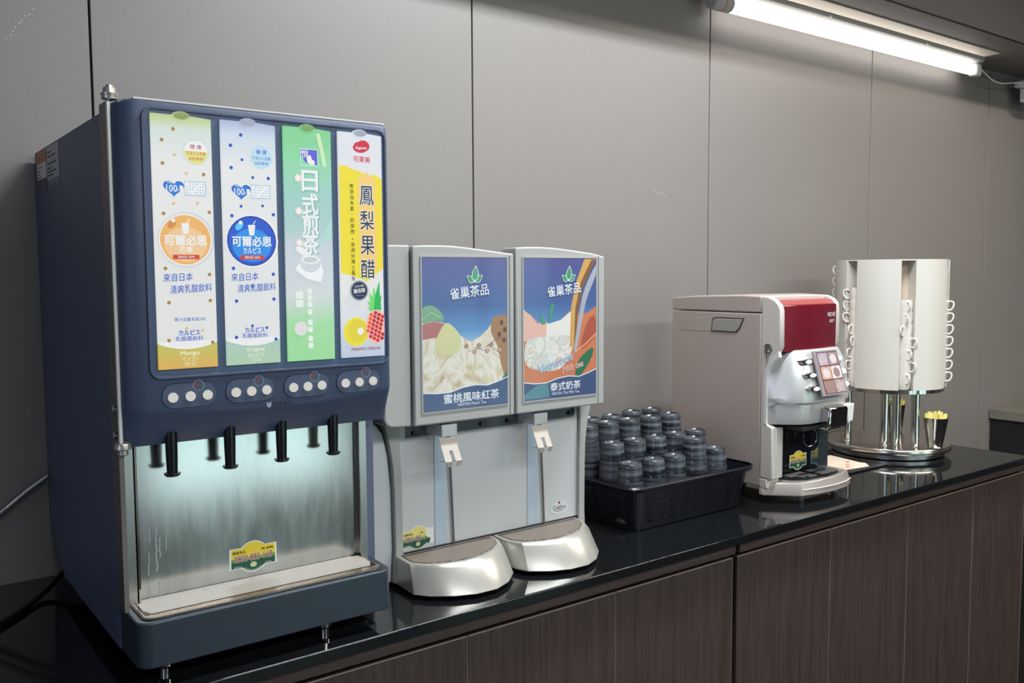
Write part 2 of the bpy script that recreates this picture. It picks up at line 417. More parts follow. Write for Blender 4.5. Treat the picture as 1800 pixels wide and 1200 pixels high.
MB().box(4.06, 4.18, 1.765, 1.815, 1.28, 1.337, m_white).build('plug_body', t2, bevel=.004)

# ================================================================= JUICE DISPENSER (left)
T1 = thing('juice_dispenser', 'tall navy drink dispenser with four backlit flavour cards, leftmost machine', 'drink dispenser', W(.51, 1.55, 0))
XL, XR = .303, .716
MB().prism_x([(1.347, .030), (1.347, .79), (1.85, .79), (1.85, .11), (1.74, .03)], XL, XR, m_navydk).build('body', T1, bevel=.002)
m_brk = mat('bracket_grey', (120, 113, 112), .4, metal=.4)
MB().box(XL - .0005, XL + .006, 1.309, 1.3465, .095, .80, m_brk).build('side_bracket', T1)
MB().box(XL - .001, XL + .0045, 1.303, 1.3085, .333, .80, mat('rod_light', (225, 220, 214), .3, metal=.3)).build('hinge_rod', T1, bevel=.001)
# hinge knobs
kn = MB(); kn.lathe([(.004, .80), (.0105, .802), (.0105, .806), (.0115, .808), (.0115, .8095), (.0085, .8100), (.0082, .8165), (.0050, .8170), (.0047, .8205), (.0, .8212)], XL + .004, 1.305, mat('knob_metal', (196, 188, 180), .3, metal=.7), 16, cap=False); kn.build('hinge_knob', T1)
kn = MB(); kn.lathe([(.004, .338), (.010, .336), (.0115, .331), (.0115, .328), (.007, .326), (.007, .320), (.004, .318)], XL + .004, 1.305, MATS['knob_metal'], 16); kn.build('hinge_knob', T1)
for z in (.382, .345):
    s_ = MB(); s_.loft([[W(XL - q, 1.322 + rr * cos(2 * pi * k / 12), z + rr * sin(2 * pi * k / 12)) for k in range(12)] for q, rr in ((.0, .0065), (.0025, .006), (.0045, .003))], m_chrome); s_.build('screw', T1)
# door
DFR = 1.277
def door_prof(X):
    e = min(X - XL - .003, XR - X); rr = .030 if X < .5 else .014
    off = rr - math.sqrt(max(0, rr * rr - (rr - e) ** 2)) if e < rr else 0
    df = DFR + off; za = .366 + .014 * ((X - .515) / .2) ** 2
    zt = .803 - (off * .35 if X < .5 else off * .2)
    return [W(X, 1.336, zt), W(X, df + .010, zt), W(X, df + .003, zt - .003), W(X, df, zt - .010), W(X, df, za + .006), W(X, df + .002, za), W(X, max(df + .006, 1.312), .3275), W(X, 1.336, .330)]
xs = [XL + .003 + .030 * (1 - cos(radians(a))) for a in range(0, 91, 15)] + [.36 + .02 * i for i in range(17)] + [XR - .014 * (1 - sin(radians(a))) for a in range(0, 91, 18)]
xs = sorted(set(round(x, 5) for x in xs))
door = MB().loft([door_prof(x) for x in xs], m_navy).build('door', T1, angle=30)
MB().box(.332, .712, 1.286, 1.337, .8032, .8055, mat('trim_light', (226, 222, 214), .3)).build('edge_trim', door)
# bay: rounded frame standing proud, with plate inside
def frame_ring(x0, x1, z0, z1, r_, t_, d0, d1, m):
    a = rrect(x0, x1, z0, z1, r_); b = rrect(x0 + t_, x1 - t_, z0 + t_, z1 - t_, max(r_ - t_, .001))
    mb = MB(); n = len(a)
    mb.loft([[W(x, d1, z) for x, z in a], [W(x, d0, z) for x, z in a], [W(x, d0, z) for x, z in b], [W(x, d1, z) for x, z in b]], m, cap=False)
    return mb
frame_ring(.338, .709, .423, .7935, .016, .004, DFR - .0035, DFR + .002, m_navy).build('bay_rim', door, bevel=.0008)
MB().prism_d(rrect(.342, .705, .427, .7895, .012), DFR - .0008, DFR + .002, m_bay).build('bay_plate', door)
# cards
E1 = .80
def em(name, c, e=E1): return mat('lit_' + name, c, .35, emit=e, coat=.15)
w_l = em('white', (236, 236, 236), .82); bl = em('blue', (0, 88, 196), .8); bl2 = em('blue_light', (60, 165, 220)); gd = em('gold', (170, 130, 60)); gd2 = em('gold_pale', (222, 190, 140))
org = em('orange', (238, 180, 100)); redl = em('red', (205, 60, 50)); deepb = em('deep_blue', (40, 70, 190))
base1 = ramp_mat('card_mango', 2, [(0, (226, 170, 40)), (.100, (190, 196, 60)), (.102, (232, 232, 230)), (.80, (236, 236, 234)), (.93, (214, 228, 222)), (.965, (196, 216, 150)), (1, (176, 196, 120))], emit=.8, coat=.2)
base2 = ramp_mat('card_original', 2, [(0, (170, 206, 170)), (.100, (168, 204, 190)), (.102, (230, 232, 232)), (.80, (234, 236, 236)), (.93, (206, 222, 238)), (1, (150, 160, 210))], emit=.8, coat=.2)
base3 = ramp_mat('card_green_tea', 2, [(0, (150, 226, 150)), (.16, (158, 228, 160)), (.28, (214, 224, 224)), (.46, (204, 216, 226)), (.56, (170, 208, 208)), (.70, (150, 210, 200)), (.86, (130, 222, 160)), (1, (110, 212, 130))], emit=.78, noise=.12, nscale=3, coat=.2)
base4 = ramp_mat('card_pineapple', 2, [(0, (190, 202, 226)), (.10, (214, 224, 236)), (.30, (236, 236, 236)), (1, (228, 232, 240))], emit=.8, coat=.2)
DC = DFR - .0055
cards = []
for nm, x0, x1, m, lab in (('c1', .3495, .4305, base1, 'mango yogurt drink card with green top and yellow foot'), ('c2', .4440, .5240, base2, 'original yogurt drink card with blue dots'), ('c3', .5365, .6120, base3, 'green tea card with white brush lettering'), ('c4', .6245, .6985, base4, 'yellow pineapple vinegar card')):
    z0, z1 = .437, .784
    xm = (x0 + x1) / 2; R_ = .0115
    pts = [(x0, z0), (x1, z0), (x1, z1 - .002)] + [(xm + R_ + .003, z1)] + [(xm + R_ * cos(radians(a)), z1 + .0055 * sin(radians(a))) for a in range(0, 181, 20)] + [(xm - R_ - .003, z1), (x0, z1)]
    c = MB().prism_d(pts, DC, DFR - .001, m).build('flavour_card', T1, label=lab)
    MB().prism_d([(xm + R_ * .9 * cos(radians(a)), z1 - .0005 + .0048 * sin(radians(a))) for a in range(0, 360, 24)], DC - .0012, DC - .0002, em('tab', (170, 190, 110) if nm in ('c1', 'c3') else (196, 206, 220), .5 if 0 else .45) if nm in ('c1',) else mat('lit_tab_' + nm, (150, 200, 110) if nm == 'c3' else (196, 206, 224), .3, emit=.45)).build('finger_tab', c)
    cards.append((c, x0, x1, z0, z1))
def yog_card(k, dotc, ballc, sub, low, low2, low3, badge):
    c, x0, x1, z0, z1 = cards[k]; w = x1 - x0; h = z1 - z0
    A = Art(front(DC)); U = lambda q: x0 + q * w; V = lambda q: z1 - q * h
    # foot band above with curved edge
    foot = base1 if k == 0 else base2
    A.poly([(U(0.01), V(.899))] + [(U(q / 12), V(.899 + .024 * sin(pi * q / 12) ** .9)) for q in range(1, 12)] + [(U(.99), V(.899)), (U(.99), V(.89)), (U(.01), V(.89))], w_l)
    dots = [(.36, .055), (.17, .10), (.37, .155), (.17, .19), (.56, .225), (.85, .225), (.33, .345), (.73, .34), (.16, .385), (.93, .375), (.16, .60), (.90, .625), (.50, .675), (.20, .735), (.90, .73), (.48, .84), (.75, .85), (.18, .885), (.92, .90)]
    big = [dots[i] for i in (0, 1, 3, 5, 8, 9, 10, 11, 13, 14, 17, 18)]; sm = [q for q in dots if q not in big]
    A.dots([(U(a), V(b)) for a, b in big], .0026, dotc); A.dots([(U(a), V(b)) for a, b in sm], .0022, gd2 if k == 0 else dotc)
    # badge
    A.ell(U(.73), V(.14), .0165, .0165, w_l if k == 0 else em('pale_blue', (190, 222, 238)))
    if k == 0:
        A.poly([(U(.73) + .016 * cos(radians(a)), V(.14) + .016 * sin(radians(a))) for a in range(-170, -9, 16)] + [(U(.73) + .016, V(.135)), (U(.73) - .016, V(.135))], em('lime', (226, 222, 130)))
        A.dots([(U(.73) + .0172 * cos(radians(a)), V(.14) + .0172 * sin(radians(a))) for a in range(0, 360, 12)], .0006, bl2, 6)
    tc_ = redl if k == 0 else bl
    A.text('健 康', U(.73), V(.118), .016, .0062, em('crimson', (170, 30, 80)) if k == 0 else em('royal', (20, 70, 200)), bold=.015)
    A.text('不含人工色素', U(.73), V(.144), .027, .0046, tc_, bold=.005); A.text('&防腐劑', U(.73), V(.165), .020, .0044, tc_, bold=.005)
    # heart
    hx, hz = U(.34), V(.283); hp = []
    for i in range(30):
        t_ = 2 * pi * i / 30; hp.append((hx + .00088 * 16 * sin(t_) ** 3, hz + .00092 * (13 * cos(t_) - 5 * cos(2 * t_) - 2 * cos(3 * t_) - cos(4 * t_)) * .82))
    A.poly(hp, bl); A.poly([(hx + (a - hx) * .86, hz + (b - hz) * .86) for a, b in hp], bl2 if 0 else em('heart_blue', (20, 120, 215)))
    A.text('特選紅寶', hx - .003, hz + .0072, .012, .003, w_l, bold=.01)
    A.text('100', hx - .0028, hz - .001, .0145, .0095, w_l, bold=.03); A.text('%', hx + .0055, hz - .003, .003, .0035, w_l)
    A.poly([(hx + .0075, hz + .003), (hx + .0125, hz + .003), (hx + .0115, hz - .006), (hx + .0085, hz - .006)], w_l)
    # note
    A.rect(U(.52), U(.88), V(.31), V(.255), bl2); A.rect(U(.525), U(.87), V(.308), V(.257), w_l)
    for q in range(4): A.dots([(U(.56 + .045 * j), V(.266 + .011 * q)) for j in range(7) if (j + q) % 5], .0011, bl2, 4, .0008)
    # ball
    bx, bz = U(.51), V(.487)
    A.ell(bx + .001, bz, .0385, .0385, em('shade_white', (208, 212, 216)) if k == 0 else w_l); A.ell(bx, bz, .0365, .0360, w_l if k == 0 else ballc[1]); A.ell(bx, bz, .0345, .0340, ballc[0])
    A.ell(bx, bz - .006, .029, .024, ballc[2]); A.ell(bx - .018, bz + .021, .007, .0045, ballc[3], ang=.8); A.dots([(bx - .016, bz + .026)], .0028, w_l)
    A.poly([(bx - .0055, bz + .023), (bx + .0055, bz + .023), (bx + .0035, bz + .008), (bx - .0035, bz + .008)], w_l); A.band([(bx + .001, bz + .022), (bx + .006, bz + .029)], .0012, w_l)
    A.text('可爾必思', bx, bz - .0005, .058, .0145, w_l, bold=.02, outline=w_l if 0 else None)
    A.text('可爾必思', bx, bz - .0005, .058, .0145, w_l, bold=.055)
    A.text(sub, bx, bz - .0135, .018 if k == 0 else .026, .0085, w_l, bold=.035)
    A.rect(bx - .018, bx + .018, bz - .0265, bz - .0205, redl); A.text('SINCE 1919', bx, bz - .0235, .022, .0032, w_l, bold=.02)
    # brush lettering
    A.text('來自日本', U(.36), V(.635), .040, .0115, bl, ang=.04, bold=.012, shear=.1); A.text('清爽乳酸飲料', U(.575), V(.680), .057, .0115, bl, ang=.05, bold=.012, shear=.1)
    if k == 0: A.text('果汁含量未達10%', U(.54), V(.803), .043, .0055, bl, bold=.01)
    A.text('カルピス', U(.52), V(.856), .029, .0075, bl, bold=.05); A.text('乳酸菌飲料', U(.52), V(.880), .038, .0066, bl, bold=.015)
    pale = em('foot_text', (238, 240, 214)); 
    A.text(low, U(.52), V(.9405), .026, .0072, pale, bold=.03); A.text(low2, U(.52), V(.962), .023, .0060, pale, bold=.03); A.text(low3, U(.52), V(.983), .015, .0052, pale, bold=.0)
    A.build('print', c, smooth=False)
yog_card(0, gd, (org, em('ball_rim', (236, 190, 130)), em('ball_mid', (240, 200, 150)), em('ball_hi', (214, 140, 60))), '芒果', 'Mango', 'マンゴー', '망고', 0)
yog_card(1, em('dot_blue', (20, 80, 190)), (em('ball_blue', (24, 84, 205)), em('ball_navy', (30, 50, 160)), em('ball_cyan', (30, 140, 230)), em('ball_sky', (90, 200, 245))), 'カルピス', 'Original', 'カルピス', '오리지널', 1)
# green tea card
c, x0, x1, z0, z1 = cards[2]; w = x1 - x0; h = z1 - z0; A = Art(front(DC)); U = lambda q: x0 + q * w; V = lambda q: z1 - q * h
glow = em('soft_glow', (226, 234, 228), .85); teal_s = em('teal_shadow', (60, 160, 150))
A.band([(U(.72), V(.02)), (U(.80), V(.09)), (U(.86), V(.16))], .006, em('gloss_leaf', (206, 236, 190)))
A.poly([(U(.98), V(.38)), (U(.72), V(.50)), (U(.98), V(.46))], em('leaf_pale', (176, 220, 214)))
A.rect(U(.34), U(.72), V(.163), V(.088), em('card_frame', (196, 226, 226))); A.rect(U(.36), U(.70), V(.158), V(.092), em('violet', (92, 92, 205)))
A.poly([(U(.36), V(.158)), (U(.36), V(.120)), (U(.46), V(.150)), (U(.52), V(.135)), (U(.60), V(.148)), (U(.70), V(.158))], em('mint_hill', (130, 220, 170)))
A.text('悅', U(.44), V(.110), .011, .012, w_l, bold=.03); A.ell(U(.53), V(.132), .004, .006, w_l); A.ell(U(.58), V(.145), .005, .004, w_l)
for i, ch in enumerate('日式煎茶'):
    zc = V([.225, .325, .41, .495][i]); xc = U(.53) - (.0 if i != 3 else .001)
    for off, m_ in ((.0012, teal_s), (0, w_l)): A.text(ch, xc + off, zc - off * .6, .025, [.030, .031, .031, .031][i], m_, bold=.055)
for q in ((.28, .215), (.28, .355), (.28, .49)): A.dots([(U(q[0]), V(q[1]))], .0055, em('bokeh', (236, 216, 210), .8), 16); A.dots([(U(q[0]), V(q[1]))], .0038, em('bokeh2', (240, 232, 228), .85), 16)
# cup drawing
A.poly([(U(.18), V(.605)), (U(.42), V(.645)), (U(.72), V(.66)), (U(.78), V(.615)), (U(.70), V(.56)), (U(.36), V(.55))], em('saucer', (236, 238, 240), .85))
A.ell(U(.50), V(.580), .0165, .013, em('tea_cup_side', (206, 216, 222))); A.ell(U(.50), V(.562), .0150, .0065, w_l); A.ell(U(.50), V(.563), .0115, .0042, em('cup_in', (200, 206, 210)))
A.ell(U(.34), V(.528), .012, .0050, w_l, ang=-.55)
for i, q in enumerate((.700, .728, .756, .790, .835, .866, .905, .935)): A.poly(rrect(U(.42), U(.52), V(q) - .0042, V(q) + .0042, .002, 3), glow)
for q in (.715, .752): A.poly(rrect(U(.17), U(.33), V(q) - .0055, V(q) + .0055, .0025, 3), glow)
A.dots([(U(.27), V(.86))], .0105, em('haze_spot', (224, 222, 222), .8), 20)
A.build('print', c, smooth=False)
# pineapple vinegar card
c, x0, x1, z0, z1 = cards[3]; w = x1 - x0; h = z1 - z0; A = Art(front(DC)); U = lambda q: x0 + q * w; V = lambda q: z1 - q * h
yel = em('yellow', (240, 222, 50)); pch = em('peach_yellow', (244, 208, 120))
A.poly([(U(.005), V(.62)), (U(.30), V(.635)), (U(.62), V(.66)), (U(.995), V(.60)), (U(.995), V(.198)), (U(.83), V(.178)), (U(.65), V(.190)), (U(.50), V(.170)), (U(.30), V(.160)), (U(.12), V(.146)), (U(.005), V(.150))], yel)
A.poly([(U(.42), V(.20)), (U(.62), V(.17)), (U(.84), V(.20)), (U(.86), V(.60)), (U(.45), V(.62))], pch)
crm = em('crimson_logo', (206, 36, 64)); A.ell(U(.50), V(.065), .0125, .0075, crm); A.ell(U(.57), V(.055), .011, .0085, crm); A.ell(U(.46), V(.058), .008, .0065, crm)
A.text('Kagome', U(.52), V(.066), .019, .0055, w_l, ang=.06, bold=.02, shear=.3); A.text('可果美', U(.53), V(.115), .029, .0095, crm, bold=.03)
navyp = em('navy_print', (34, 56, 96), .5)
for i, ch in enumerate('鳳梨果醋'): A.text(ch, U(.63), V([.275, .385, .497, .603][i]), .0245, .030, w_l, bold=.06); A.text(ch, U(.63), V([.275, .385, .497, .603][i]), .0240, .0295, navyp, bold=.015)
blk = em('print_black', (40, 40, 36), .35)
col_ = '無添加色素・防腐劑◆使用台灣土鳳梨'
for i, ch in enumerate(col_):
    q = .235 + .0252 * i + (.008 if i > 8 else 0)
    if ch == '・': A.dots([(U(.28), V(q))], .0007, blk, 6)
    elif ch == '◆': A.dots([(U(.28), V(q))], .0013, blk, 4)
    else: A.text(ch, U(.28), V(q), .0062, .0068 if i > 3 or i < 3 else .006, blk, bold=.02)
# pineapple
g1 = em('leaf_green', (40, 185, 90)); g2 = em('leaf_lime', (120, 220, 110)); px, pz = U(.80), V(.865)
A.ell(U(.32), V(.885), .0215, .0225, yel); A.ell(U(.35), V(.882), .0165, .018, em('slice', (226, 210, 60))); A.dots([(U(.42), V(.883))], .0055, w_l, 16)
for i, (a, L_) in enumerate(((-1.25, .020), (1.2, .016), (-.85, .026), (.9, .018), (-.45, .034), (.5, .030), (-.1, .040), (.2, .050))):
    bx, bz = px - .001, pz + .024; tx, tz_ = bx + L_ * sin(a) * .75, bz + L_ * cos(a); nx, nz = cos(a) * .0042, -sin(a) * .0042
    tx = min(tx, U(.985)); A.poly([(bx - nx, bz - nz), (bx + (tx - bx) * .5 - nx, bz + (tz_ - bz) * .5 - nz), (tx, tz_), (min(bx + (tx - bx) * .5 + nx, U(.985)), bz + (tz_ - bz) * .5 + nz), (bx + nx, bz + nz)], g1 if i % 2 else g2)
pp = [(min(px + .019 * cos(2 * pi * k / 24), U(.99)), pz + .027 * sin(2 * pi * k / 24)) for k in range(24)]
A.poly(pp, em('pineapple_line', (248, 190, 170)))
random.seed(3)
pc = [em('pine_a', (206, 36, 60)), em('pine_b', (236, 90, 60)), em('pine_c', (180, 30, 60))]
for i in range(-3, 4):
    for j in range(-4, 5):
        a_, b_ = px + (i * .0075 + j * .0015), pz + j * .0062 + i * .0030
        if ((a_ - px) / .0165) ** 2 + ((b_ - pz) / .0245) ** 2 < 1 and a_ + .003 < U(.99): A.dots([(a_, b_)], .0035, pc[1 if i < -1 else random.choice((0, 2, 0))], 6, .0031)
A.dots([(U(.40), V(.700))], .0155, navyp, 24); A.ring(U(.40), V(.700), .0145, .0145, .0006, w_l); A.text('釀造醋', U(.40), V(.700), .020, .0068, w_l, ang=.12, bold=.02)
A.text('日本內釀', U(.40), V(.680), .015, .0032, w_l, ang=.12); A.dots([(U(.33 + .04 * j), V(.722)) for j in range(5)], .0006, w_l, 4)
A.text('PINEAPPLE VINEGAR', U(.54), V(.963), .051, .0044, em('wine', (150, 50, 90)), bold=.02)
A.build('print', c, smooth=False)
# button pads
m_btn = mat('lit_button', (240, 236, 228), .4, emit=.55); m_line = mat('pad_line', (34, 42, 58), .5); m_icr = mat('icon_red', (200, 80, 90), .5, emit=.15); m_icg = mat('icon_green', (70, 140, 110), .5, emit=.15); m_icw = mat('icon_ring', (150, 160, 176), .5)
bx_ = [(.368, .392, .416), (.457, .480, .503), (.545, .568, .591), (.631, .655, .679)]
for tr in bx_:
    cx = tr[1]; pad = MB().prism_d(rrect(tr[0] - .015, tr[2] + .013, .381, .4165, .0165), DFR - .0010, DFR + .001, m_line).build('button_pad', T1, bevel=.0003, seg=1)
    MB().prism_d(rrect(tr[0] - .0142, tr[2] + .0122, .3818, .4157, .0160), DFR - .0014, DFR - .0002, m_navy).build('pad_face', pad)
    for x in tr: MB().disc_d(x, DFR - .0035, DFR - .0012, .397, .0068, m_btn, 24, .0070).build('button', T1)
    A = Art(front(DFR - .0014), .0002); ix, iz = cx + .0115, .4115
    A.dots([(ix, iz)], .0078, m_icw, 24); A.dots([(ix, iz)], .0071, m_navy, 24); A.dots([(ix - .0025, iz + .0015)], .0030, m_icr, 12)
    A.band([(ix - .0008, iz - .0025), (ix + .0062, iz - .0025)], .0012, m_icg); A.band([(ix + .0027, iz + .001), (ix + .0027, iz - .006)], .0012, m_icg)
    A.build('icon', pad, smooth=False)
A = Art(front(DFR), .0004)
A.poly([(.503, .3795), (.5065, .3765), (.510, .3795), (.510, .3725), (.5065, .3695), (.503, .3725)], mat('logo_pale', (150, 160, 175), .4)); A.text('BUNN', .526, .3745, .026, .0078, mat('logo_dark', (30, 34, 44), .4), bold=.03); A.text('®', .542, .377, .003, .003, MATS['logo_dark'])
A.build('logo', door, smooth=False)
# nozzles
for x in (.372, .456, .536, .622):
    mb = MB(); mb.lathe([(.0085, .345), (.0082, .315), (.0075, .290), (.0075, .286), (.0112, .2855), (.0112, .2835), (.0085, .281), (.0, .280)], x, 1.305, m_black, 20, cap=False)
    mb.build('nozzle', T1)
# splash back
MB().box(XL + .016, XR - .022, 1.343, 1.3468, .085, .345, m_splash).build('splash_panel', T1)
MB().box(XL + .008, XL + .0225, 1.328, 1.3428, .092, .33, m_steel).build('side_flange', T1, bevel=.001)
MB().box(XL + .0235, XL + .0265, 1.326, 1.3428, .092, .33, m_chrome).build('side_flange', T1)
MB().box(XR - .036, XR - .022, 1.330, 1.3428, .092, .33, m_steel).build('side_flange', T1, bevel=.001)
# phone sticker
def phone_sticker(parent, fr, cx, cz, w, h, peeled=False):
    A = Art(fr, .0003); wh = mat('sticker_white', (240, 240, 236), .4); ye = mat('sticker_yellow', (240, 212, 60), .4) if not peeled else mat('sticker_yellow_faded', (236, 222, 130), .4); gr = mat('sticker_green', (20, 84, 60), .4); gm = mat('sticker_mid_green', (110, 160, 70), .4)
    def outline(s, dz=0):
        hw, hh = w / 2 * s, h * .33 * s; rc = h * .50 * s
        a0 = math.asin(hh / rc)
        pts = [(-hw, -hh), ] + [(rc * cos(t_), rc * sin(t_)) for t_ in [(-pi + a0) + k * (pi - 2 * a0) / 10 for k in range(11)]] + [(hw, -hh), (hw, hh)] + [(rc * cos(t_), rc * sin(t_)) for t_ in [a0 + k * (pi - 2 * a0) / 10 for k in range(11)]] + [(-hw, hh)]
        return pts
    P = lambda q: [(cx + a, cz + b) for a, b in q]
    A.poly(P(outline(1)), wh)
    inn = outline(.93); A.poly(P(inn), ye)
    low = [(a, b) for a, b in inn if b < 0]; hw = w / 2 * .93
    A.poly(P([(-hw, 0)] + [p_ for p_ in low] + [(hw, 0)]), gm); A.poly(P([(-hw, -h * .10)] + low + [(hw, -h * .10)]), gr)
    if peeled: A.poly(P([(w * .26, h * .335), (w * .5, h * .335), (w * .5, -h * .335), (w * .36, -h * .33), (w * .40, -h * .12), (w * .28, -h * .02)]), wh)
    rd = mat('sticker_red', (140, 40, 40), .4)
    s_ = '0800-885-168' if not peeled else '0800-885-1'
    tw = w * .80 if not peeled else w * .62; tx = 0 if not peeled else -w * .10
    A.text(s_, cx + tx, cz - h * .015, tw, h * .22, wh, bold=.09); A.text(s_, cx + tx, cz - h * .015, tw, h * .21, rd, bold=.025)
    A.text('嘉楓食品', cx - w * .30, cz + h * .19, w * .27, h * .10, m_ink, bold=.015)
    if not peeled: A.text('訂購・維修專線', cx + w * .30, cz + h * .19, w * .26, h * .075, m_ink, bold=.02)
    else: A.text('訂購', cx + w * .12, cz + h * .19, w * .08, h * .07, m_ink, bold=.02)
    A.ell(cx, cz - h * .26, w * .07, h * .085, mat('leaf_cream', (206, 214, 160), .4))
    A.dots([(cx - w * .40 + i * w * .035, cz - h * .27) for i in range(5)] + [(cx + w * .26 + i * w * .035, cz - h * .27) for i in range(4 if not peeled else 1)] + [(cx + h * .43 * cos(radians(a)), cz + h * .43 * sin(radians(a))) for a in range(-130, -49, 9)], h * .018, wh, 5)
    return A.build('phone_sticker', parent, smooth=False)
phone_sticker(T1, front(1.343), .501, .130, .0755, .049)
# milk runs on the splash panel
A = Art(front(1.343), .0004); mk = mat('dried_milk', (170, 180, 182), .6); random.seed(5)
for x, za, zb, w_ in ((.347, .205, .175, .0016), (.3565, .21, .13, .0022), (.3615, .185, .150, .0018), (.370, .200, .160, .0016), (.345, .165, .125, .0014), (.3595, .125, .092, .0018)):
    pts = []; z = za
    while z > zb: pts.append((x + random.uniform(-.0009, .0009), z)); z -= .005
    A.band(pts, w_, mk)
A.dots([(.345 + random.uniform(-.001, .001), .122 - .004 * i) for i in range(7)], .0011, mk, 7)
A.build('milk_run', T1, smooth=False)
# base with drip tray
bp_ = rrect(XL + .004, .696, 1.250, 1.345, .0)
base = [(XL + .002, 1.3465), (XL + .002, 1.275)] + [(XL + .022 - .020 * cos(radians(a)), 1.270 - .020 * sin(radians(a))) for a in range(0, 91, 15)] + [(.676 + .020 * sin(radians(a)), 1.270 - .020 * cos(radians(a))) for a in range(0, 91, 15)] + [(.700, 1.3465)]
MB().prism_z(base, .030, .0945, m_basedk).build('drip_base', T1, bevel=.0025, seg=3)
MB().box(XL + .01, .70, 1.348, 1.70, .022, .0298, m_blackm).build('under_pan', T1)
inner = lambda o_: [(XL + .012 + o_, 1.342), (XL + .012 + o_, 1.282)] + [(XL + .026 + o_ - .014 * cos(radians(a)), 1.272 + o_ - .014 * sin(radians(a))) for a in range(0, 91, 15)] + [(.672 - o_ + .014 * sin(radians(a)), 1.272 + o_ - .014 * cos(radians(a))) for a in range(0, 91, 15)] + [(.686 - o_, 1.342)]
MB().prism_z(inner(0), .0947, .0965, m_black).build('tray_rim', T1, bevel=.0008)
MB().prism_z(inner(.003), .0966, .0972, mat('copper_steel', (170, 150, 130), .25, metal=.8)).build('tray_pan', T1)
MB().prism_z([(a, max(b, 1.2765)) for a, b in inner(.006)], .0973, .0977, m_black).build('tray_well', T1)
slat = None
for i in range(17):
    d_ = 1.2785 + i * .0038
    x0_ = XL + .020 if i > 3 else XL + .026 - i * .0015; x1_ = .678 if i > 3 else .670 + i * .002
    if i == 16: x1_ = .668
    MB().box(x0_, x1_, d_, d_ + .0015, .0978, .0982, m_slat).build('slat', T1)
for x, d_ in ((.583, 1.268), (.345, 1.275), (.345, 1.66), (.66, 1.66)):
    MB().lathe([(.010, .0295), (.010, .022), (.006, .018), (.007, .004), (.010, .003), (.010, 0.0005)], x, d_, m_chrome if d_ < 1.4 else m_black, 16).build('foot', T1)
# stickers on the side
def side(X): return lambda a, b, w: W(X - w, -a, b)
A = Art(side(XL), .0004); gs = mat('label_grey', (176, 178, 182), .5); A.poly([(-1.735, .722), (-1.632, .722), (-1.632, .786), (-1.735, .786)], gs)
for z in (.775, .768, .756, .748, .742, .736): A.rect(-1.728, -1.728 + random.uniform(.03, .08), z, z + .0025, m_ink)
A.rect(-1.735, -1.632, .7225, .731, mat('label_mid', (120, 122, 130), .5))
A.build('rating_label', T1, smooth=False)
A = Art(side(XL), .0004); A.rect(-1.828, -1.742, .738, .786, mat('label_cream', (220, 214, 206), .5)); A.rect(-1.828, -1.742, .765, .786, mat('label_orange', (196, 110, 70), .5))
for z in (.772, .777): A.rect(-1.815, -1.76, z, z + .002, mat('label_brown', (120, 60, 40), .5))
for z in (.758, .752, .746, .741): A.rect(-1.82, -1.80 + random.uniform(.0, .04), z, z + .0018, m_ink)
A.build('warning_label', T1, smooth=False)
A = Art(side(XL), .0004); A.rect(-1.828, -1.742, .712, .736, mat('label_faded', (84, 82, 92), .5)); A.build('faded_label', T1, smooth=False)

# cables left of it
pts = [W(.02, 1.84, -.005), W(.12, 1.835, .072), W(.215, 1.83, .140), W(.262, 1.835, .174), W(.298, 1.84, .196)]
mb = MB(); path = smooth_path(pts, 10); mb.tube(path, .0062, mat('braid', (150, 150, 154), .3, metal=.7, bump=.8, bscale=400), 10)
for i in range(0, len(path) - 1): pass
o = mb.build('braided_hose', origin=pts[0]); tag(o, 'braided metal hose slanting down the wall left of the juice dispenser', 'hose')
pts = [W(.36, 1.80, .05), W(.33, 1.79, .045), W(.27, 1.74, .01), W(.20, 1.65, .0055), W(.10, 1.55, .0055), W(-.1, 1.45, .0055)]
o = MB().tube(smooth_path(pts, 8), .005, m_black, 8).build('power_cable', origin=pts[0]); tag(o, 'thin black cable lying on the worktop behind the juice dispenser', 'cable')

# ================================================================= TEA DISPENSER
T2 = thing('tea_dispenser', 'grey twin drink dispenser with two blue poster doors', 'drink dispenser', W(1.02, 1.6, 0))
MB().box(.797, 1.236, 1.386, 1.78, .300, .602, m_grey).build('housing', T2, bevel=.004)
hc = [(.737, .318), (.742, .308), (.752, .3035), (.7905, .302), (.7905, .6160), (.745, .6158), (.738, .612)]
MB().prism_d(hc, 1.346, 1.62, m_grey2).build('hood_cheek', T2, bevel=.003, seg=3)
MB().prism_d([(.745, .008), (.782, .008), (.786, .07), (.7845, .18), (.779, .24), (.770, .28), (.755, .3015), (.742, .3015), (.745, .26)], 1.412, 1.76, m_grey).build('side_body', T2, bevel=.003)
def arch(x0, x1, drop):
    w = x1 - x0; T_ = [(0, -.001), (.12, .0007), (.25, .001), (.38, .0003), (.52, -.002), (.7, -.006), (.85, -.0095), (1, -drop)]
    return [(x0, .302), (x1, .302)] + [(x0 + q * w, .6155 + z) for q, z in T_[::-1]]
m_dk_in = mat('door_gasket', (60, 62, 66), .5)
posters = []
for x0, x1, drop, lab in ((.793, 1.0105, .0125, 'left door with peach tea poster'), (1.0145, 1.238, .016, 'right door with milk tea poster')):
    dr = MB().prism_d(arch(x0, x1, drop), 1.340, 1.3855, m_grey2).build('door', T2, bevel=.003, seg=3, label=lab)
    a, b = x0 + .0175, x1 - .0175 - (.006 if x0 > 1 else 0)
    frame_ring(a - .003, b + .003, .3225, .5985, .002, .0028, 1.3385, 1.3405, m_grey2).build('poster_frame', dr)
    MB().box(b + .0065, b + .0075, 1.3392, 1.3405, .304, .600, m_greyd).build('groove', dr)
    posters.append((dr, a, b, .3255, .5955))
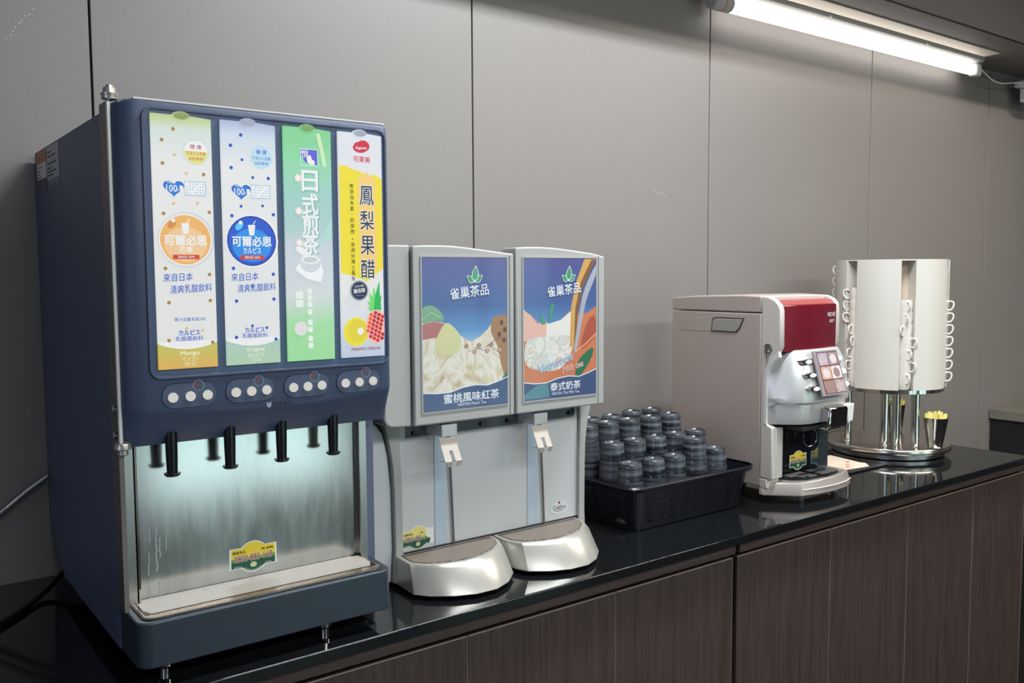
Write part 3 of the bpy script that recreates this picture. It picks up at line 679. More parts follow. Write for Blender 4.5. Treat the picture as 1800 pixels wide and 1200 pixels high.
def fruit_mat(name, cols, sc, seed):
    m = bpy.data.materials.new(name); m.use_nodes = True; nt = m.node_tree; b = nt.nodes['Principled BSDF']
    tc = nt.nodes.new('ShaderNodeTexCoord'); mp = nt.nodes.new('ShaderNodeMapping'); mp.inputs['Location'].default_value = (seed, 0, seed); mp.inputs['Scale'].default_value = (1.0, 1, .75)
    nt.links.new(tc.outputs['Object'], mp.inputs[0])
    n = nt.nodes.new('ShaderNodeTexNoise'); n.inputs['Scale'].default_value = sc; n.inputs['Detail'].default_value = 7; n.inputs['Distortion'].default_value = 2.0; n.inputs['Roughness'].default_value = .6
    nt.links.new(mp.outputs[0], n.inputs[0]); cr = nt.nodes.new('ShaderNodeValToRGB'); e = cr.color_ramp.elements
    while len(e) < len(cols): e.new(.5)
    for i, c_ in enumerate(cols): e[i].position = .30 + .42 * i / (len(cols) - 1); e[i].color = lin(c_)
    nt.links.new(n.outputs[0], cr.inputs[0]); nt.links.new(cr.outputs[0], b.inputs['Base Color']); b.inputs['Roughness'].default_value = .25
    b.inputs['Coat Weight'].default_value = .6; b.inputs['Coat Roughness'].default_value = .12
    return m
sky_l = ramp_mat('poster_sky', 2, [(0, (150, 180, 205)), (.42, (150, 185, 215)), (.52, (92, 140, 190)), (.68, (72, 96, 150)), (1, (84, 84, 140))], rough=.25, coat=.6)
def pm(name, c_): return mat('print_' + name, c_, .3, coat=.5)
wv = pm('white', (226, 230, 236)); leafg = pm('leaf', (70, 150, 110)); nav = pm('navy', (66, 82, 122)); teal = pm('teal', (84, 130, 140))
fl = fruit_mat('peach_print', [(176, 150, 130), (206, 186, 164), (214, 204, 184), (226, 220, 210), (210, 198, 166), (190, 170, 148), (222, 224, 220)], 14, .3)  # peach print, paled so its colours carry the reflections washing over it
fr2 = fruit_mat('milk_print', [(150, 90, 80), (214, 190, 180), (230, 226, 220), (190, 196, 190), (226, 210, 200), (160, 110, 100)], 26, 1.1)
def poster(k):
    dr, a, b, z0, z1 = posters[k]; w = b - a; h = z1 - z0
    pl = MB().box(a, b, 1.3390, 1.3402, z0, z1, sky_l).build('poster', T2)
    A = Art(front(1.3390), .0001, .00003); U = lambda q: a + q * w; V = lambda q: z1 - q * h
    clampb = lambda L_: [(min(max(p_[0], a), b), min(max(p_[1], z0), z1)) for p_ in L_]
    if k == 0:
        A.poly([(U(0), V(.93)), (U(0), V(.42)), (U(.10), V(.41)), (U(.22), V(.42)), (U(.34), V(.455)), (U(.44), V(.52)), (U(.55), V(.56)), (U(.66), V(.53)), (U(.76), V(.48)), (U(.86), V(.40)), (U(1), V(.42)), (U(1), V(.93))], fl)
        A.poly([(U(0), V(.53)), (U(0), V(.43)), (U(.12), V(.415)), (U(.25), V(.43)), (U(.16), V(.52))], pm('peach_red', (176, 110, 110)))
        A.poly(clampb(soft([(U(.16), V(.52)), (U(.26), V(.43)), (U(.36), V(.46)), (U(.44), V(.54)), (U(.40), V(.62)), (U(.26), V(.64)), (U(.14), V(.60))])), pm('peach_yellow', (206, 204, 150)))
        A.poly(clampb(soft([(U(0), V(.42)), (U(0), V(.33)), (U(.10), V(.31)), (U(.20), V(.35)), (U(.24), V(.41)), (U(.12), V(.41))])), pm('leaf_soft', (120, 165, 130))); A.band([(U(.0), V(.40)), (U(.10), V(.355)), (U(.2), V(.39))], .0015, pm('leaf_vein', (170, 200, 160)))
        A.poly(clampb(soft([(U(.82), V(.41)), (U(.9), V(.395)), (U(1), V(.42)), (U(1), V(.80)), (U(.93), V(.74)), (U(.88), V(.60)), (U(.80), V(.50))])), pm('tea_brown', (160, 118, 84)))
        for q in ((.93, .44), (.97, .49), (.90, .52), (.96, .56)): A.ell(U(q[0]), V(q[1]), .004, .005, pm('tea_dark', (90, 66, 56)))
        A.poly(clampb(soft([(U(.93), V(.83)), (U(1), V(.78)), (U(1), V(.86)), (U(.95), V(.86))])), pm('leaf_deep', (50, 110, 80)))
        A.band([(U(.60 + .03 * i), V(.60 + .02 * sin(i * .5) - .0035 * i)) for i in range(14)], .0012, pm('bubble_line', (120, 100, 90)))
        for i in range(9): A.ell(U(.50 + .05 * i), V(.585 + .02 * ((i * 7) % 3)), .005, .004, pm('bubble_%d' % (i % 3), [(176, 130, 120), (216, 206, 196), (190, 150, 140)][i % 3]))
        for i in range(0): A.poly([(U(.60 + .07 * i), V(.66)), (U(.64 + .07 * i), V(.68)), (U(.66 + .07 * i), V(.78)), (U(.61 + .07 * i), V(.74))], pm('splash_w', (226, 228, 226)))
        wave = [(0, .875), (.15, .885), (.30, .885), (.45, .86), (.60, .85), (.75, .86), (.88, .84), (1, .815)]
        A.poly([(U(0), V(1)), (U(1), V(1))] + [(U(p_), V(q)) for p_, q in wave[::-1]], nav); A.band([(U(p_), V(q)) for p_, q in wave], .0018, wv)
        A.text('蜜桃風味紅茶', U(.56), V(.925), w * .66, h * .062, wv, ang=.01, bold=.035); A.text('NESTEA Peach Tea', U(.56), V(.972), w * .34, h * .020, wv, bold=.0)
    else:
        A.poly([(U(.0), V(.93)), (U(0), V(.365)), (U(.10), V(.40)), (U(.18), V(.45)), (U(.26), V(.48)), (U(.45), V(.46)), (U(.62), V(.38)), (U(.70), V(.40)), (U(.86), V(.40)), (U(1), V(.35)), (U(1), V(.93))], pm('tea_orange', (200, 120, 84)))
        A.poly([(U(0), V(.36)), (U(.09), V(.40)), (U(.18), V(.46)), (U(.30), V(.45)), (U(.55), V(.56)), (U(.0), V(.58))], pm('pink_milk', (222, 176, 160)))
        A.poly([(U(.30), V(.47)), (U(.50), V(.44)), (U(.64), V(.38)), (U(.70), V(.42)), (U(.62), V(.60)), (U(.30), V(.56))], pm('milk', (226, 222, 214)))
        A.poly(clampb(soft([(U(.04), V(.58)), (U(.30), V(.555)), (U(.62), V(.56)), (U(.64), V(.68)), (U(.45), V(.80)), (U(.05), V(.76))])), fr2)
        A.poly([(U(.83), V(.005)), (U(.99), V(.005)), (U(.80), V(.20)), (U(.72), V(.45)), (U(.70), V(.64)), (U(.62), V(.64)), (U(.64), V(.35)), (U(.72), V(.16))], pm('pour_gold', (205, 160, 90))); A.poly([(U(.93), V(.01)), (U(.995), V(.01)), (U(.80), V(.22)), (U(.73), V(.42)), (U(.705), V(.62)), (U(.68), V(.64)), (U(.70), V(.36)), (U(.78), V(.17))], pm('pour_brown', (130, 90, 60)))
        A.poly(clampb(soft([(U(.99), V(.05)), (U(.995), V(.12)), (U(.86), V(.30)), (U(.78), V(.50)), (U(.72), V(.66)), (U(.68), V(.66)), (U(.74), V(.45)), (U(.82), V(.24))])), pm('glass_grey', (166, 170, 182)))
        A.poly(clampb(soft([(U(.86), V(.48)), (U(.97), V(.42)), (U(.99), V(.56)), (U(.78), V(.66))])), pm('tea_red', (172, 84, 66))); A.band([(U(.70), V(.68)), (U(.86), V(.62)), (U(1), V(.55))], .0025, pm('tea_rim', (226, 170, 130)))
        A.poly([(U(.30), V(.46)), (U(.20), V(.38)), (U(.24), V(.47))], leafg); A.poly([(U(.32), V(.45)), (U(.36), V(.33)), (U(.41), V(.32)), (U(.37), V(.42))], leafg)
        A.poly(clampb(soft([(U(.70), V(.84)), (U(.75), V(.74)), (U(.92), V(.66)), (U(.96), V(.68)), (U(.90), V(.76)), (U(.76), V(.86))])), pm('leaf_deep', (50, 110, 80)))
        wave = [(0, .87), (.15, .885), (.30, .885), (.45, .86), (.60, .85), (.75, .86), (.88, .84), (1, .815)]
        A.poly([(U(0), V(1)), (U(1), V(1))] + [(U(p_), V(q)) for p_, q in wave[::-1]], nav); A.band([(U(p_), V(q)) for p_, q in wave], .0018, wv)
        A.poly([(U(.0), V(.99)), (U(0), V(.96)), (U(.16), V(.90)), (U(.32), V(.885)), (U(.34), V(.99))], teal)
        for ob, mm in ((.07, wv), (.0, pm('script_blue', (110, 150, 190)))): A.text('Vietnamese', U(.43), V(.745), w * .48, h * .060, mm, ang=.27, bold=ob, shear=.3)
        for ob, mm in ((.07, wv), (.0, pm('script_orange', (214, 140, 100)))): A.text('Milk tea', U(.66), V(.785), w * .30, h * .045, mm, ang=.22, bold=ob, shear=.3)
        A.text('泰式奶茶', U(.56), V(.918), w * .42, h * .060, wv, ang=.01, bold=.035); A.text('NESTEA Thai Milk Tea', U(.56), V(.968), w * .38, h * .020, wv)
    lx = U(.60) if k == 0 else U(.60)
    for i, (aa, L_, ww) in enumerate(((-.95, .020, .0062), (.95, .022, .0058), (.12, .030, .0072))):
        bx0, bz0 = lx, V(.165); P_ = lambda s_, o_: (bx0 + L_ * s_ * sin(aa) + o_ * cos(aa), bz0 + L_ * s_ * cos(aa) - o_ * sin(aa))
        for sc, mm in ((1.0, wv), (.80, leafg)): A.poly([P_(.02 + (1 - sc) * .5, 0), P_(.25, ww * sc), P_(.55, ww * sc * 1.05), P_(.8, ww * .6 * sc), P_(1.02 - (1 - sc) * .5, 0), P_(.8, -ww * .6 * sc), P_(.55, -ww * sc * 1.05), P_(.25, -ww * sc)], mm)
    A.text('雀巢茶品', U(.54), V(.225), w * .46, h * .075, wv, ang=.10, bold=.02)
    A.build('print', pl, smooth=False)
poster(0); poster(1)
# lower body
MB().box(.799, 1.226, 1.410, 1.78, .008, .300, m_grey).build('front_panel', T2)
def flare(sgn):
    c_ = 1.0135; o_ = [(.2300, .008), (.2265, .07), (.2275, .17), (.2295, .22), (.236, .262), (.246, .299), (.213, .3005), (.2150, .262), (.2115, .18), (.2100, .008)]
    o_ = [(c_ + sgn * a, z) for a, z in o_]
    return MB().prism_d(o_, 1.402, 1.77, m_grey2)
flare(1).build('side_trim', T2, bevel=.0015); flare(-1).build('side_trim', T2, bevel=.0015)
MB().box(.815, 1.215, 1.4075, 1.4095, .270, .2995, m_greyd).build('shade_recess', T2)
for x, z in ((.829, .2775), (.980, .2795), (1.042, .2795), (1.201, .2795), (.988, .2785), (1.208, .2792), (1.2135, .2862)):
    MB().disc_d(x, 1.4005, 1.4075, z, .0045, m_black if x < 1.21 else m_chrome, 12).build('screw', T2)
MB().box(.800, 1.224, 1.4070, 1.4098, .052, .0595, m_black).build('drip_slot', T2)
for x in (.9025, 1.1215):
    MB().tube([W(x + .0005, 1.404, .276), W(x + .006, 1.4045, .17), W(x + .0112, 1.405, .060)], .0022, mat('rod_grey', (128, 130, 132), .3, metal=.6), 8).build('rod', T2)
    MB().box(x - .028, x - .003, 1.4085, 1.4096, .061, .268, mat('pale_strip', (190, 204, 218), .35, metal=.1)).build('panel_strip', T2)
m_lev = mat('lever_steel', (226, 218, 208), .25, metal=.5)
for x in (.872, 1.083):
    lv = MB().box(x - .016, x + .017, 1.352, 1.4065, .275, .297, m_silver).build('lever_mount', T2, bevel=.001)
    mb = MB()
    def plate(xa, xb, p0, p1, t_=.0018):
        (d0, z0), (d1, z1) = p0, p1; L_ = math.hypot(d1 - d0, z1 - z0); nd, nz = (z1 - z0) / L_ * t_, -(d1 - d0) / L_ * t_
        mb.loft([[W(xx, a_, b_) for a_, b_ in ((d0, z0), (d1, z1), (d1 - nd, z1 - nz), (d0 - nd, z0 - nz))] for xx in (xa, xb)], m_lev)
    plate(x - .019, x + .016, (1.358, .272), (1.346, .250)); plate(x - .019, x - .0045 , (1.346, .250), (1.336, .232)); plate(x + .0025, x + .016, (1.346, .250), (1.336, .232))
    plate(x - .016, x - .0055, (1.336, .232), (1.362, .228)); plate(x + .0045, x + .015, (1.336, .232), (1.362, .228)); plate(x - .016, x - .0055, (1.334, .233), (1.336, .223)); plate(x + .0045, x + .015, (1.334, .233), (1.336, .223))
    mb.build('lever', T2)
# drip trays
def drip_tray(dx, first):
    topo = [(.788, 1.4065), (.786, 1.355), (.803, 1.331), (.835, 1.314), (.872, 1.305), (.915, 1.310), (.955, 1.328), (.985, 1.354), (.996, 1.375), (1.002, 1.4065)]
    bot = [(.786, 1.4065), (.781, 1.332), (.800, 1.306), (.835, 1.281), (.872, 1.267), (.915, 1.266), (.952, 1.283), (.988, 1.316), (.999, 1.345), (1.004, 1.4065)]
    if not first: topo = [(max(a, .7895), b) for a, b in topo]; bot = [(max(a, .7895), b) for a, b in bot]
    mb = MB(); mb.loft([[W(a + dx, b, .008) for a, b in bot], [W(a + dx, b, .051) for a, b in [((p_[0] * .25 + q[0] * .75), (p_[1] * .25 + q[1] * .75)) for p_, q in zip(bot, topo)]], [W(a + dx, b, .0575) for a, b in topo]], m_tray)
    tr = mb.build('drip_tray', T2, bevel=.0015, angle=28)
    cxm, cdm = .893, 1.368
    ins = [(cxm + (a - cxm) * .93, cdm + (b - cdm) * (.86 if b < cdm else .84)) for a, b in topo]
    MB().prism_z([(a + dx, b) for a, b in ins], .0577, .0581, mat('grille_shade', (70, 62, 56), .5)).build('grille_well', tr)
    for i in range(12):
        d_ = 1.319 + i * .0062; xsx = []
        for (a0, b0), (a1, b1) in zip(ins, ins[1:] + ins[:1]):
            if (b0 - d_) * (b1 - d_) < 0: xsx.append(a0 + (a1 - a0) * (d_ - b0) / (b1 - b0))
        if len(xsx) >= 2: MB().box(min(xsx) + dx + .002, max(xsx) + dx - .002, d_ - .0013, d_ + .0013, .0582, .0586, mat('grille_bar', (188, 176, 162), .35, metal=.5)).build('slat', tr)
    return tr
drip_tray(0, True); drip_tray(.2150, False)
phone_sticker(T2, front(1.4096), .8375, .082, .0675, .045, peeled=True)
A = Art(front(1.4098), .0003); A.ell(1.177, .084, .0245, .0145, mat('oval_white', (214, 216, 218), .4)); A.text('Crathco', 1.177, .0845, .034, .0092, m_ink, bold=.025); A.rect(1.1745, 1.1795, .0915, .0965, mat('logo_red', (150, 50, 50), .4)); A.rect(1.165, 1.187, .0765, .0775, m_ink)
A.build('brand_sticker', T2, smooth=False)

# ================================================================= BASKET AND TUMBLERS
TB = thing('cup_basket', 'black plastic perforated basket filled with upturned ceramic tumblers', 'basket', W(1.55, 1.53, 0))
m_bask = mat('basket_black', (18, 21, 29), .3, bump=.1, bscale=300)
BX0, BX1, BD0, BD1, BZ = 1.345, 1.765, 1.365, 1.705, .104
def bring(o_, z, r_): return [W(a, b, z) for a, b in rrect(BX0 + o_, BX1 - o_, BD0 + o_, BD1 - o_, r_, 8)]
MB().loft([bring(0, BZ, .035), bring(-.003, BZ - .004, .036), bring(0, BZ - .012, .035), bring(.004, BZ - .012, .033), bring(.007, BZ - .001, .031)], m_bask, cap=False).build('rim', TB, bevel=.0006)
lo = rrect(BX0 + .030, BX1 - .030, BD0 + .027, BD1 - .027, .02, 6); hi = rrect(BX0 + .008, BX1 - .008, BD0 + .008, BD1 - .008, .03, 6)
# walls: each a mesh with real holes
mb = MB(); nrow = 16
def wall_seg(p0, p1, q0, q1, ncol, holes):
    vs = []; fs = []
    def P(i, j):
        s_ = i / ncol; t_ = j / nrow; a = (p0[0] + (p1[0] - p0[0]) * s_, p0[1] + (p1[1] - p0[1]) * s_); b = (q0[0] + (q1[0] - q0[0]) * s_, q0[1] + (q1[1] - q0[1]) * s_)
        return W(a[0] + (b[0] - a[0]) * t_, a[1] + (b[1] - a[1]) * t_, .002 + (BZ - .006) * t_)
    for j in range(nrow):
        for i in range(ncol):
            k = len(vs)
            o_ = [P(i, j), P(i + 1, j), P(i + 1, j + 1), P(i, j + 1)]
            if holes and 1 < j < nrow - 3 and i % 7 not in (0, 1) :
                c_ = sum(o_, Vector()) / 4; n_ = [c_ + (v - c_) * .60 for v in o_]
                vs += o_ + n_; fs += [(k, k + 1, k + 5, k + 4), (k + 1, k + 2, k + 6, k + 5), (k + 2, k + 3, k + 7, k + 6), (k + 3, k, k + 4, k + 7)]
            else: vs += o_; fs.append((k, k + 1, k + 2, k + 3))
    mb.add(vs, fs, m_bask)
n = len(lo)
for i in range(n):
    j = (i + 1) % n; L_ = math.hypot(hi[j][0] - hi[i][0], hi[j][1] - hi[i][1])
    nc = max(1, int(L_ / .0056)); wall_seg(lo[i], lo[j], hi[i], hi[j], nc, nc > 10)
o = mb.build('wall_mesh', TB, smooth=False)
s_ = o.modifiers.new('solid', 'SOLIDIFY'); s_.thickness = .0016; s_.offset = 0
MB().prism_z(lo, .001, .005, m_bask).build('bottom', TB)
# tumblers
def tumbler_mat():
    m = bpy.data.materials.new('glazed_ceramic'); m.use_nodes = True; nt = m.node_tree; b = nt.nodes['Principled BSDF']
    tc = nt.nodes.new('ShaderNodeTexCoord'); mp = nt.nodes.new('ShaderNodeMapping'); mp.inputs['Scale'].default_value = (.25, .25, 4); nt.links.new(tc.outputs['Object'], mp.inputs[0])
    n_ = nt.nodes.new('ShaderNodeTexNoise'); n_.inputs['Scale'].default_value = 26; n_.inputs['Detail'].default_value = 6; nt.links.new(mp.outputs[0], n_.inputs[0])
    cr = nt.nodes.new('ShaderNodeValToRGB'); e = cr.color_ramp.elements; e[0].position = .38; e[0].color = lin((26, 28, 33)); e[1].position = .74; e[1].color = lin((108, 112, 120))
    nt.links.new(n_.outputs[0], cr.inputs[0]); nt.links.new(cr.outputs[0], b.inputs['Base Color']); b.inputs['Roughness'].default_value = .2
    return m
m_tum = tumbler_mat(); HT = .100
prof = [(.0, .0955), (.0185, .0955), (.0205, .0962), (.0212, .0992), (.0225, HT), (.0246, .0995), (.0256, .0978)]
for i in range(25):
    t_ = i / 24; z = .096 - .094 * t_; prof.append((.0260 + .0070 * t_ ** .85 + .00045 * sin(t_ * 2 * pi * 5.5), z))
prof += [(.0322, .0006), (.0316, .0006), (.0312, .006), (.0275, .070), (.0245, .078), (.0, .080)]
bk = {'F': 1.43, 'R2': 1.50, 'R3': 1.57, 'R4': 1.64}
rows = {'F': [(1.400, .145), (1.472, .145), (1.541, .145), (1.610, .179), (1.686, .145)],
        'R2': [(1.412, .179), (1.482, .179), (1.552, .179), (1.620, .179), (1.692, .179)],
        'R3': [(1.395, .213), (1.462, .213), (1.533, .213), (1.607, .213), (1.676, .213)],
        'R4': [(1.400, .213), (1.470, .213), (1.541, .213), (1.612, .217), (1.682, .217)]}
rn = {'F': 'front row', 'R2': 'second row', 'R3': 'third row', 'R4': 'back row'}; on = ['leftmost', 'second from left', 'middle', 'second from right', 'rightmost']
proto = None; PITCH = .034
for rk, lst in rows.items():
    for ci, (x, zt) in enumerate(lst):
        if rk == 'F' and ci == 4: x = 1.684
        if rk == 'R3' and ci == 4: pass
        nlev = int(round((zt - .009 - HT) / PITCH)) + 1
        for lv in range(nlev):
            zb = zt - HT - lv * PITCH
            if proto is None:
                mb = MB(); mb.lathe(prof, 0, 0, m_tum, 26, cap=False); org_ = W(0, 0, 0); proto = mb.build('ceramic_tumbler', origin=org_, angle=60); o = proto
            else: o = proto.copy(); COL.objects.link(o)
            o.location = W(x, bk[rk], zb); o.rotation_euler.z = random.uniform(0, 6.28)
            pos = 'top' if lv == 0 else ('bottom' if lv == nlev - 1 else ('second from top' if lv == 1 else 'third from top'))
            tag(o, 'dark ribbed tumbler, %s in the %s stack of the %s' % (pos, on[ci], rn[rk]), 'cup', 'upturned ceramic tumblers in the black basket')

# ================================================================= COFFEE MACHINE
T3 = thing('coffee_machine', 'taupe coffee machine with burgundy front panel and silver head', 'coffee machine', W(1.93, 1.5, 0))
CX0, CX1 = 1.80, 2.050
MB().box(CX0, CX1, 1.388, 1.68, .040, .4665, m_taupe).build('body', T3, bevel=.003)
MB().prism_x([(1.388, .4685), (1.388, .5085), (1.45, .5105), (1.60, .5065), (1.68, .500), (1.68, .4685)], CX0, CX1, m_taupe).build('lid', T3, bevel=.003)
# front frame: two cheeks and a crown
cheek = [(1.387, .062), (1.387, .5085), (1.368, .5070), (1.350, .4995), (1.338, .488), (1.333, .475), (1.332, .388), (1.340, .372), (1.356, .354), (1.366, .335), (1.368, .31), (1.368, .196), (1.352, .190), (1.350, .062)]
MB().prism_x(cheek, CX0, CX0 + .018, m_champ).build('front_cheek', T3, bevel=.003, seg=3)
MB().prism_x([(d_, z) for d_, z in cheek if z > .193] + [(1.387, .196)] if 0 else [(1.387, .196), (1.387, .5085), (1.368, .5070), (1.350, .4995), (1.340, .488), (1.337, .475), (1.336, .388), (1.344, .372), (1.358, .354), (1.366, .335), (1.368, .196)], CX1 - .014, CX1, m_champ).build('front_cheek', T3, bevel=.003, seg=3)
MB().box(CX0 + .0185, CX0 + .046, 1.353, 1.387, .062, .188, m_champ).build('front_column', T3, bevel=.002)
MB().box(CX0 + .0185, CX1 - .0145, 1.372, 1.387, .492, .5085, m_champ).build('crown', T3, bevel=.002)
MB().prism_x([(1.3868, .5005), (1.370, .4995), (1.354, .494), (1.342, .4875), (1.342, .480), (1.3868, .480)], CX0 + .0185, CX1 - .0145, m_redtop).build('red_top', T3)
bo = [(1.3765, .197), (1.3765, .312), (1.3735, .333), (1.364, .351), (1.350, .366), (1.336, .377)]; bi = [(1.3685, .197), (1.3685, .306), (1.3660, .325), (1.358, .341), (1.345, .355), (1.334, .363)]
ab = MB(); ab.loft([[W(xx, *q) for q in (o1, i1)] + [W(CX0 + .010, *q) for q in (i1, o1)] for o1, i1 in zip(bo, bi) for xx in (CX0 - .0012,)], mat('arch_light', (216, 214, 212), .3)); ab.build('arch_band', T3)
rings = []
RX0, RX1 = CX0 + .0185, CX1 - .0145
for i in range(13):
    x = RX0 + (RX1 - RX0) * i / 12; q = 1 - ((i - 6) / 6) ** 2; df = 1.338 - .010 * q
    rings.append([W(x, 1.387, .482), W(x, df + .001, .486), W(x, df, .483), W(x, df, .374), W(x, 1.387, .366)])
rp = MB().loft(rings, m_red).build('red_panel', T3, angle=50)
A = Art(front(1.3345), .0006); A.text('NESCAFÉ', 2.008, .4615, .040, .0125, mat('print_white', (230, 224, 220), .4), ang=-.02, bold=.03); A.text('Alegria', 2.010, .4440, .028, .0120, MATS['print_white'], ang=.12, bold=.0, shear=.4)
for i, v in enumerate(A.v): A.v[i] = v + Vector((0, (1.338 - .010 * (1 - ((v.x - (RX0 + RX1) / 2) / ((RX1 - RX0) / 2)) ** 2)) - 1.3345, 0))
A.build('brand_lettering', rp, smooth=False)
A = Art(side(CX0), .0006)
# lock, on the cheek's front corner
lk = MB(); lk.loft([[W(CX0 - xx, 1.3655 + .0115 * q * cos(2 * pi * k / 20), .384 + .0115 * q * sin(2 * pi * k / 20)) for k in range(20)] for xx, q in ((-.001, 1), (.0035, 1), (.0045, .85), (.002, .5))], mat('lock_metal', (150, 146, 136), .35, metal=.7)); lk.build('lock', T3)
MB().box(CX0 - .008, CX0 - .0015, 1.364, 1.367, .360, .386, m_chrome).build('key', T3)
# side grip
def sprism(pts, X0, X1, m): return MB().loft([[W(X0, -a, b) for a, b in pts], [W(X1, -a, b) for a, b in pts]], m)
sprism([(-1.650, .416), (-1.460, .416), (-1.446, .428), (-1.434, .4525), (-1.650, .4475)], CX0 - .0006, CX0 + .003, mat('grip_shade', (176, 164, 154), .5)).build('grip_recess', T3)
sprism([(-1.545, .4165), (-1.462, .4165), (-1.450, .4285), (-1.438, .4535), (-1.530, .4535), (-1.540, .449)], CX0 - .0014, CX0 + .003, mat('grip_line', (70, 58, 54), .6)).build('grip_outline', T3)
gp = sprism([(-1.541, .4185), (-1.464, .4185), (-1.453, .4295), (-1.444, .4500), (-1.528, .4500), (-1.537, .445)], CX0 - .0035, CX0 + .003, mat('grip_silver', (176, 172, 164), .35, metal=.4)).build('grip_badge', T3, bevel=.001)
# head
rings = []
HX0, HX1 = CX0 + .0020, CX1 + .010
for i in range(27):
    s_ = (i / 26) ** 1.5; x = HX0 + (HX1 - HX0) * s_
    q = min(1, s_ / .32); q = sin(q * pi / 2) ** .62; q2 = min(1, (1 - s_) / .16); q2 = sin(q2 * pi / 2) ** .7; b_ = q * q2
    df = 1.368 - .080 * b_ ; zt = .377 - .055 * (1 - min(1, s_ / .22)) ** 2 - .02 * (1 - min(1, (1 - s_) / .1)) ** 2
    rings.append([W(x, min(dd, 1.3725 if i_ else 1.3735), zz) for i_, (dd, zz) in enumerate([(1.3735, zt), (df + .034, zt), (df + .018, zt - .025), (df + .003, zt - .085), (df, .262), (df + .001, .252), (df + .009, .246), (df + .009, .212), (df + .014, .198)])] + [W(x, 1.3735, .193)])
hd = MB().loft(rings, m_silver).build('dispensing_head', T3, angle=26)
# menu panel
slope = (.0, 1.3045, .3735), (.0, 1.2715, .268)
def menu(a, b, w):
    t_ = b; d_ = 1.3045 + (1.2715 - 1.3045) * t_; z = .3735 + (.268 - .3735) * t_
    nrm = Vector((-0.105, 0, -.033)).normalized()   # in (z,d) terms
    return W(1.884 + .098 * a + .003 * t_ * (a * 2 - .5), d_ - w * .95, z + w * .3)
mpn = MB(); mpn.loft([[menu(0, 0, .0), menu(1, 0, .0), menu(1, 1, .0), menu(0, 1, .0)], [menu(0, 0, .004), menu(1, 0, .004), menu(1, 1, .004), menu(0, 1, .004)]], mat('menu_frame', (150, 142, 146), .15, coat=.5))
mp_ = mpn.build('menu_panel', T3)
A = Art(menu, .0042); cols = [[(168, 160, 178), (150, 132, 132)], [(196, 160, 140), (214, 204, 204)], [(156, 126, 118), (170, 156, 156)]]
A.poly([(.12, .03), (.97, .03), (.97, .97), (.12, .97)], mat('menu_maroon', (110, 60, 60), .2, coat=.6))
for r_ in range(3):
    for c_ in range(2):
        x0_, y0_ = .15 + c_ * .41, .05 + r_ * .31; m_ = mat('coffee_photo_%d%d' % (r_, c_), cols[r_][c_], .15, coat=.8, vary=.3, vscale=90)
        A.poly([(x0_, y0_), (x0_ + .39, y0_), (x0_ + .39, y0_ + .285), (x0_, y0_ + .285)], m_)
        A.poly([(x0_ + .195 + .13 * cos(2 * pi * k / 16), y0_ + .15 + .11 * sin(2 * pi * k / 16)) for k in range(16)], mat('coffee_cup_%d' % ((r_ + c_) % 3), [(186, 168, 164), (206, 196, 196), (150, 126, 118)][(r_ + c_) % 3], .2, coat=.6))
A.build('drink_pictures', mp_, smooth=False)
# buttons with lit wings
m_lit = mat('button_glow', (240, 244, 255), .2, emit=1.0)
for (xa, z_, d_) in ((1.868, .350, 1.3055), (1.872, .318, 1.2955), (1.874, .286, 1.286)):
    b_ = MB(); b_.loft([[W(xa - .020 + .020 * (1 - cos(2 * pi * k / 16)) , d_ + q, z_ + .0068 * sin(2 * pi * k / 16)) for k in range(16)] for q in (.014, -.003)], m_chrome); bb = b_.build('button', T3)
    b_ = MB(); b_.loft([[W(xa + .005 + .013 * cos(2 * pi * k / 16), d_ + q, z_ + .0050 * sin(2 * pi * k / 16)) for k in range(16)] for q in (.010, -.0035)], m_lit); b_.build('button_light', bb)
for (xa, z_, d_) in ((1.999, .352, 1.3000), (2.004, .320, 1.290), (2.008, .288, 1.284)):
    b_ = MB(); b_.loft([[W(xa + .010 * cos(2 * pi * k / 16), d_ + q, z_ + .0062 * sin(2 * pi * k / 16)) for k in range(16)] for q in (.022, .001)], m_lit); b_.build('button', T3)
# spout
sp_ = MB(); sp_.prism_x([(1.300, .238), (1.276, .236), (1.272, .230), (1.274, .188), (1.284, .180), (1.320, .180), (1.335, .19), (1.335, .238)], 1.918, 1.998, m_chrome); sp_.build('spout', T3, bevel=.006, seg=4)
MB().prism_d([(2.003, .235), (2.033, .238), (2.028, .195), (2.006, .190)], 1.279, 1.300, m_white).build('spout_guard', T3, bevel=.002)
MB().box(CX0 + .05, CX1 - .018, 1.300, 1.385, .183, .192, m_blackm).build('head_underside', T3)
for x in (1.925, 1.945): MB().lathe([(.004, .183), (.0035, .172), (.003, .170)], x, 1.325, m_black, 10).build('outlet', T3)
# cavity
MB().box(CX0 + .0485, CX1 - .062, 1.3795, 1.3870, .058, .183, mat('cavity_black', (26, 24, 28), .08, coat=.5)).build('back_plate', T3)
MB().prism_x([(1.387, .058), (1.387, .184), (1.352, .184), (1.352, .066), (1.362, .058)], CX1 - .060, CX1 - .018, mat('blue_steel', (150, 165, 180), .12, metal=.9)).build('side_plate', T3)
rg = [W(1.955 + .023 * cos(2 * pi * k / 28), 1.352 - .004 * cos(2 * pi * k / 28), .150 + .023 * sin(2 * pi * k / 28)) for k in range(28)]
MB().tube(rg, .0012, m_chrome, 6, closed=True).build('cup_ring', T3)
phone_sticker(T3, front(1.3795), 1.945, .088, .070, .050)
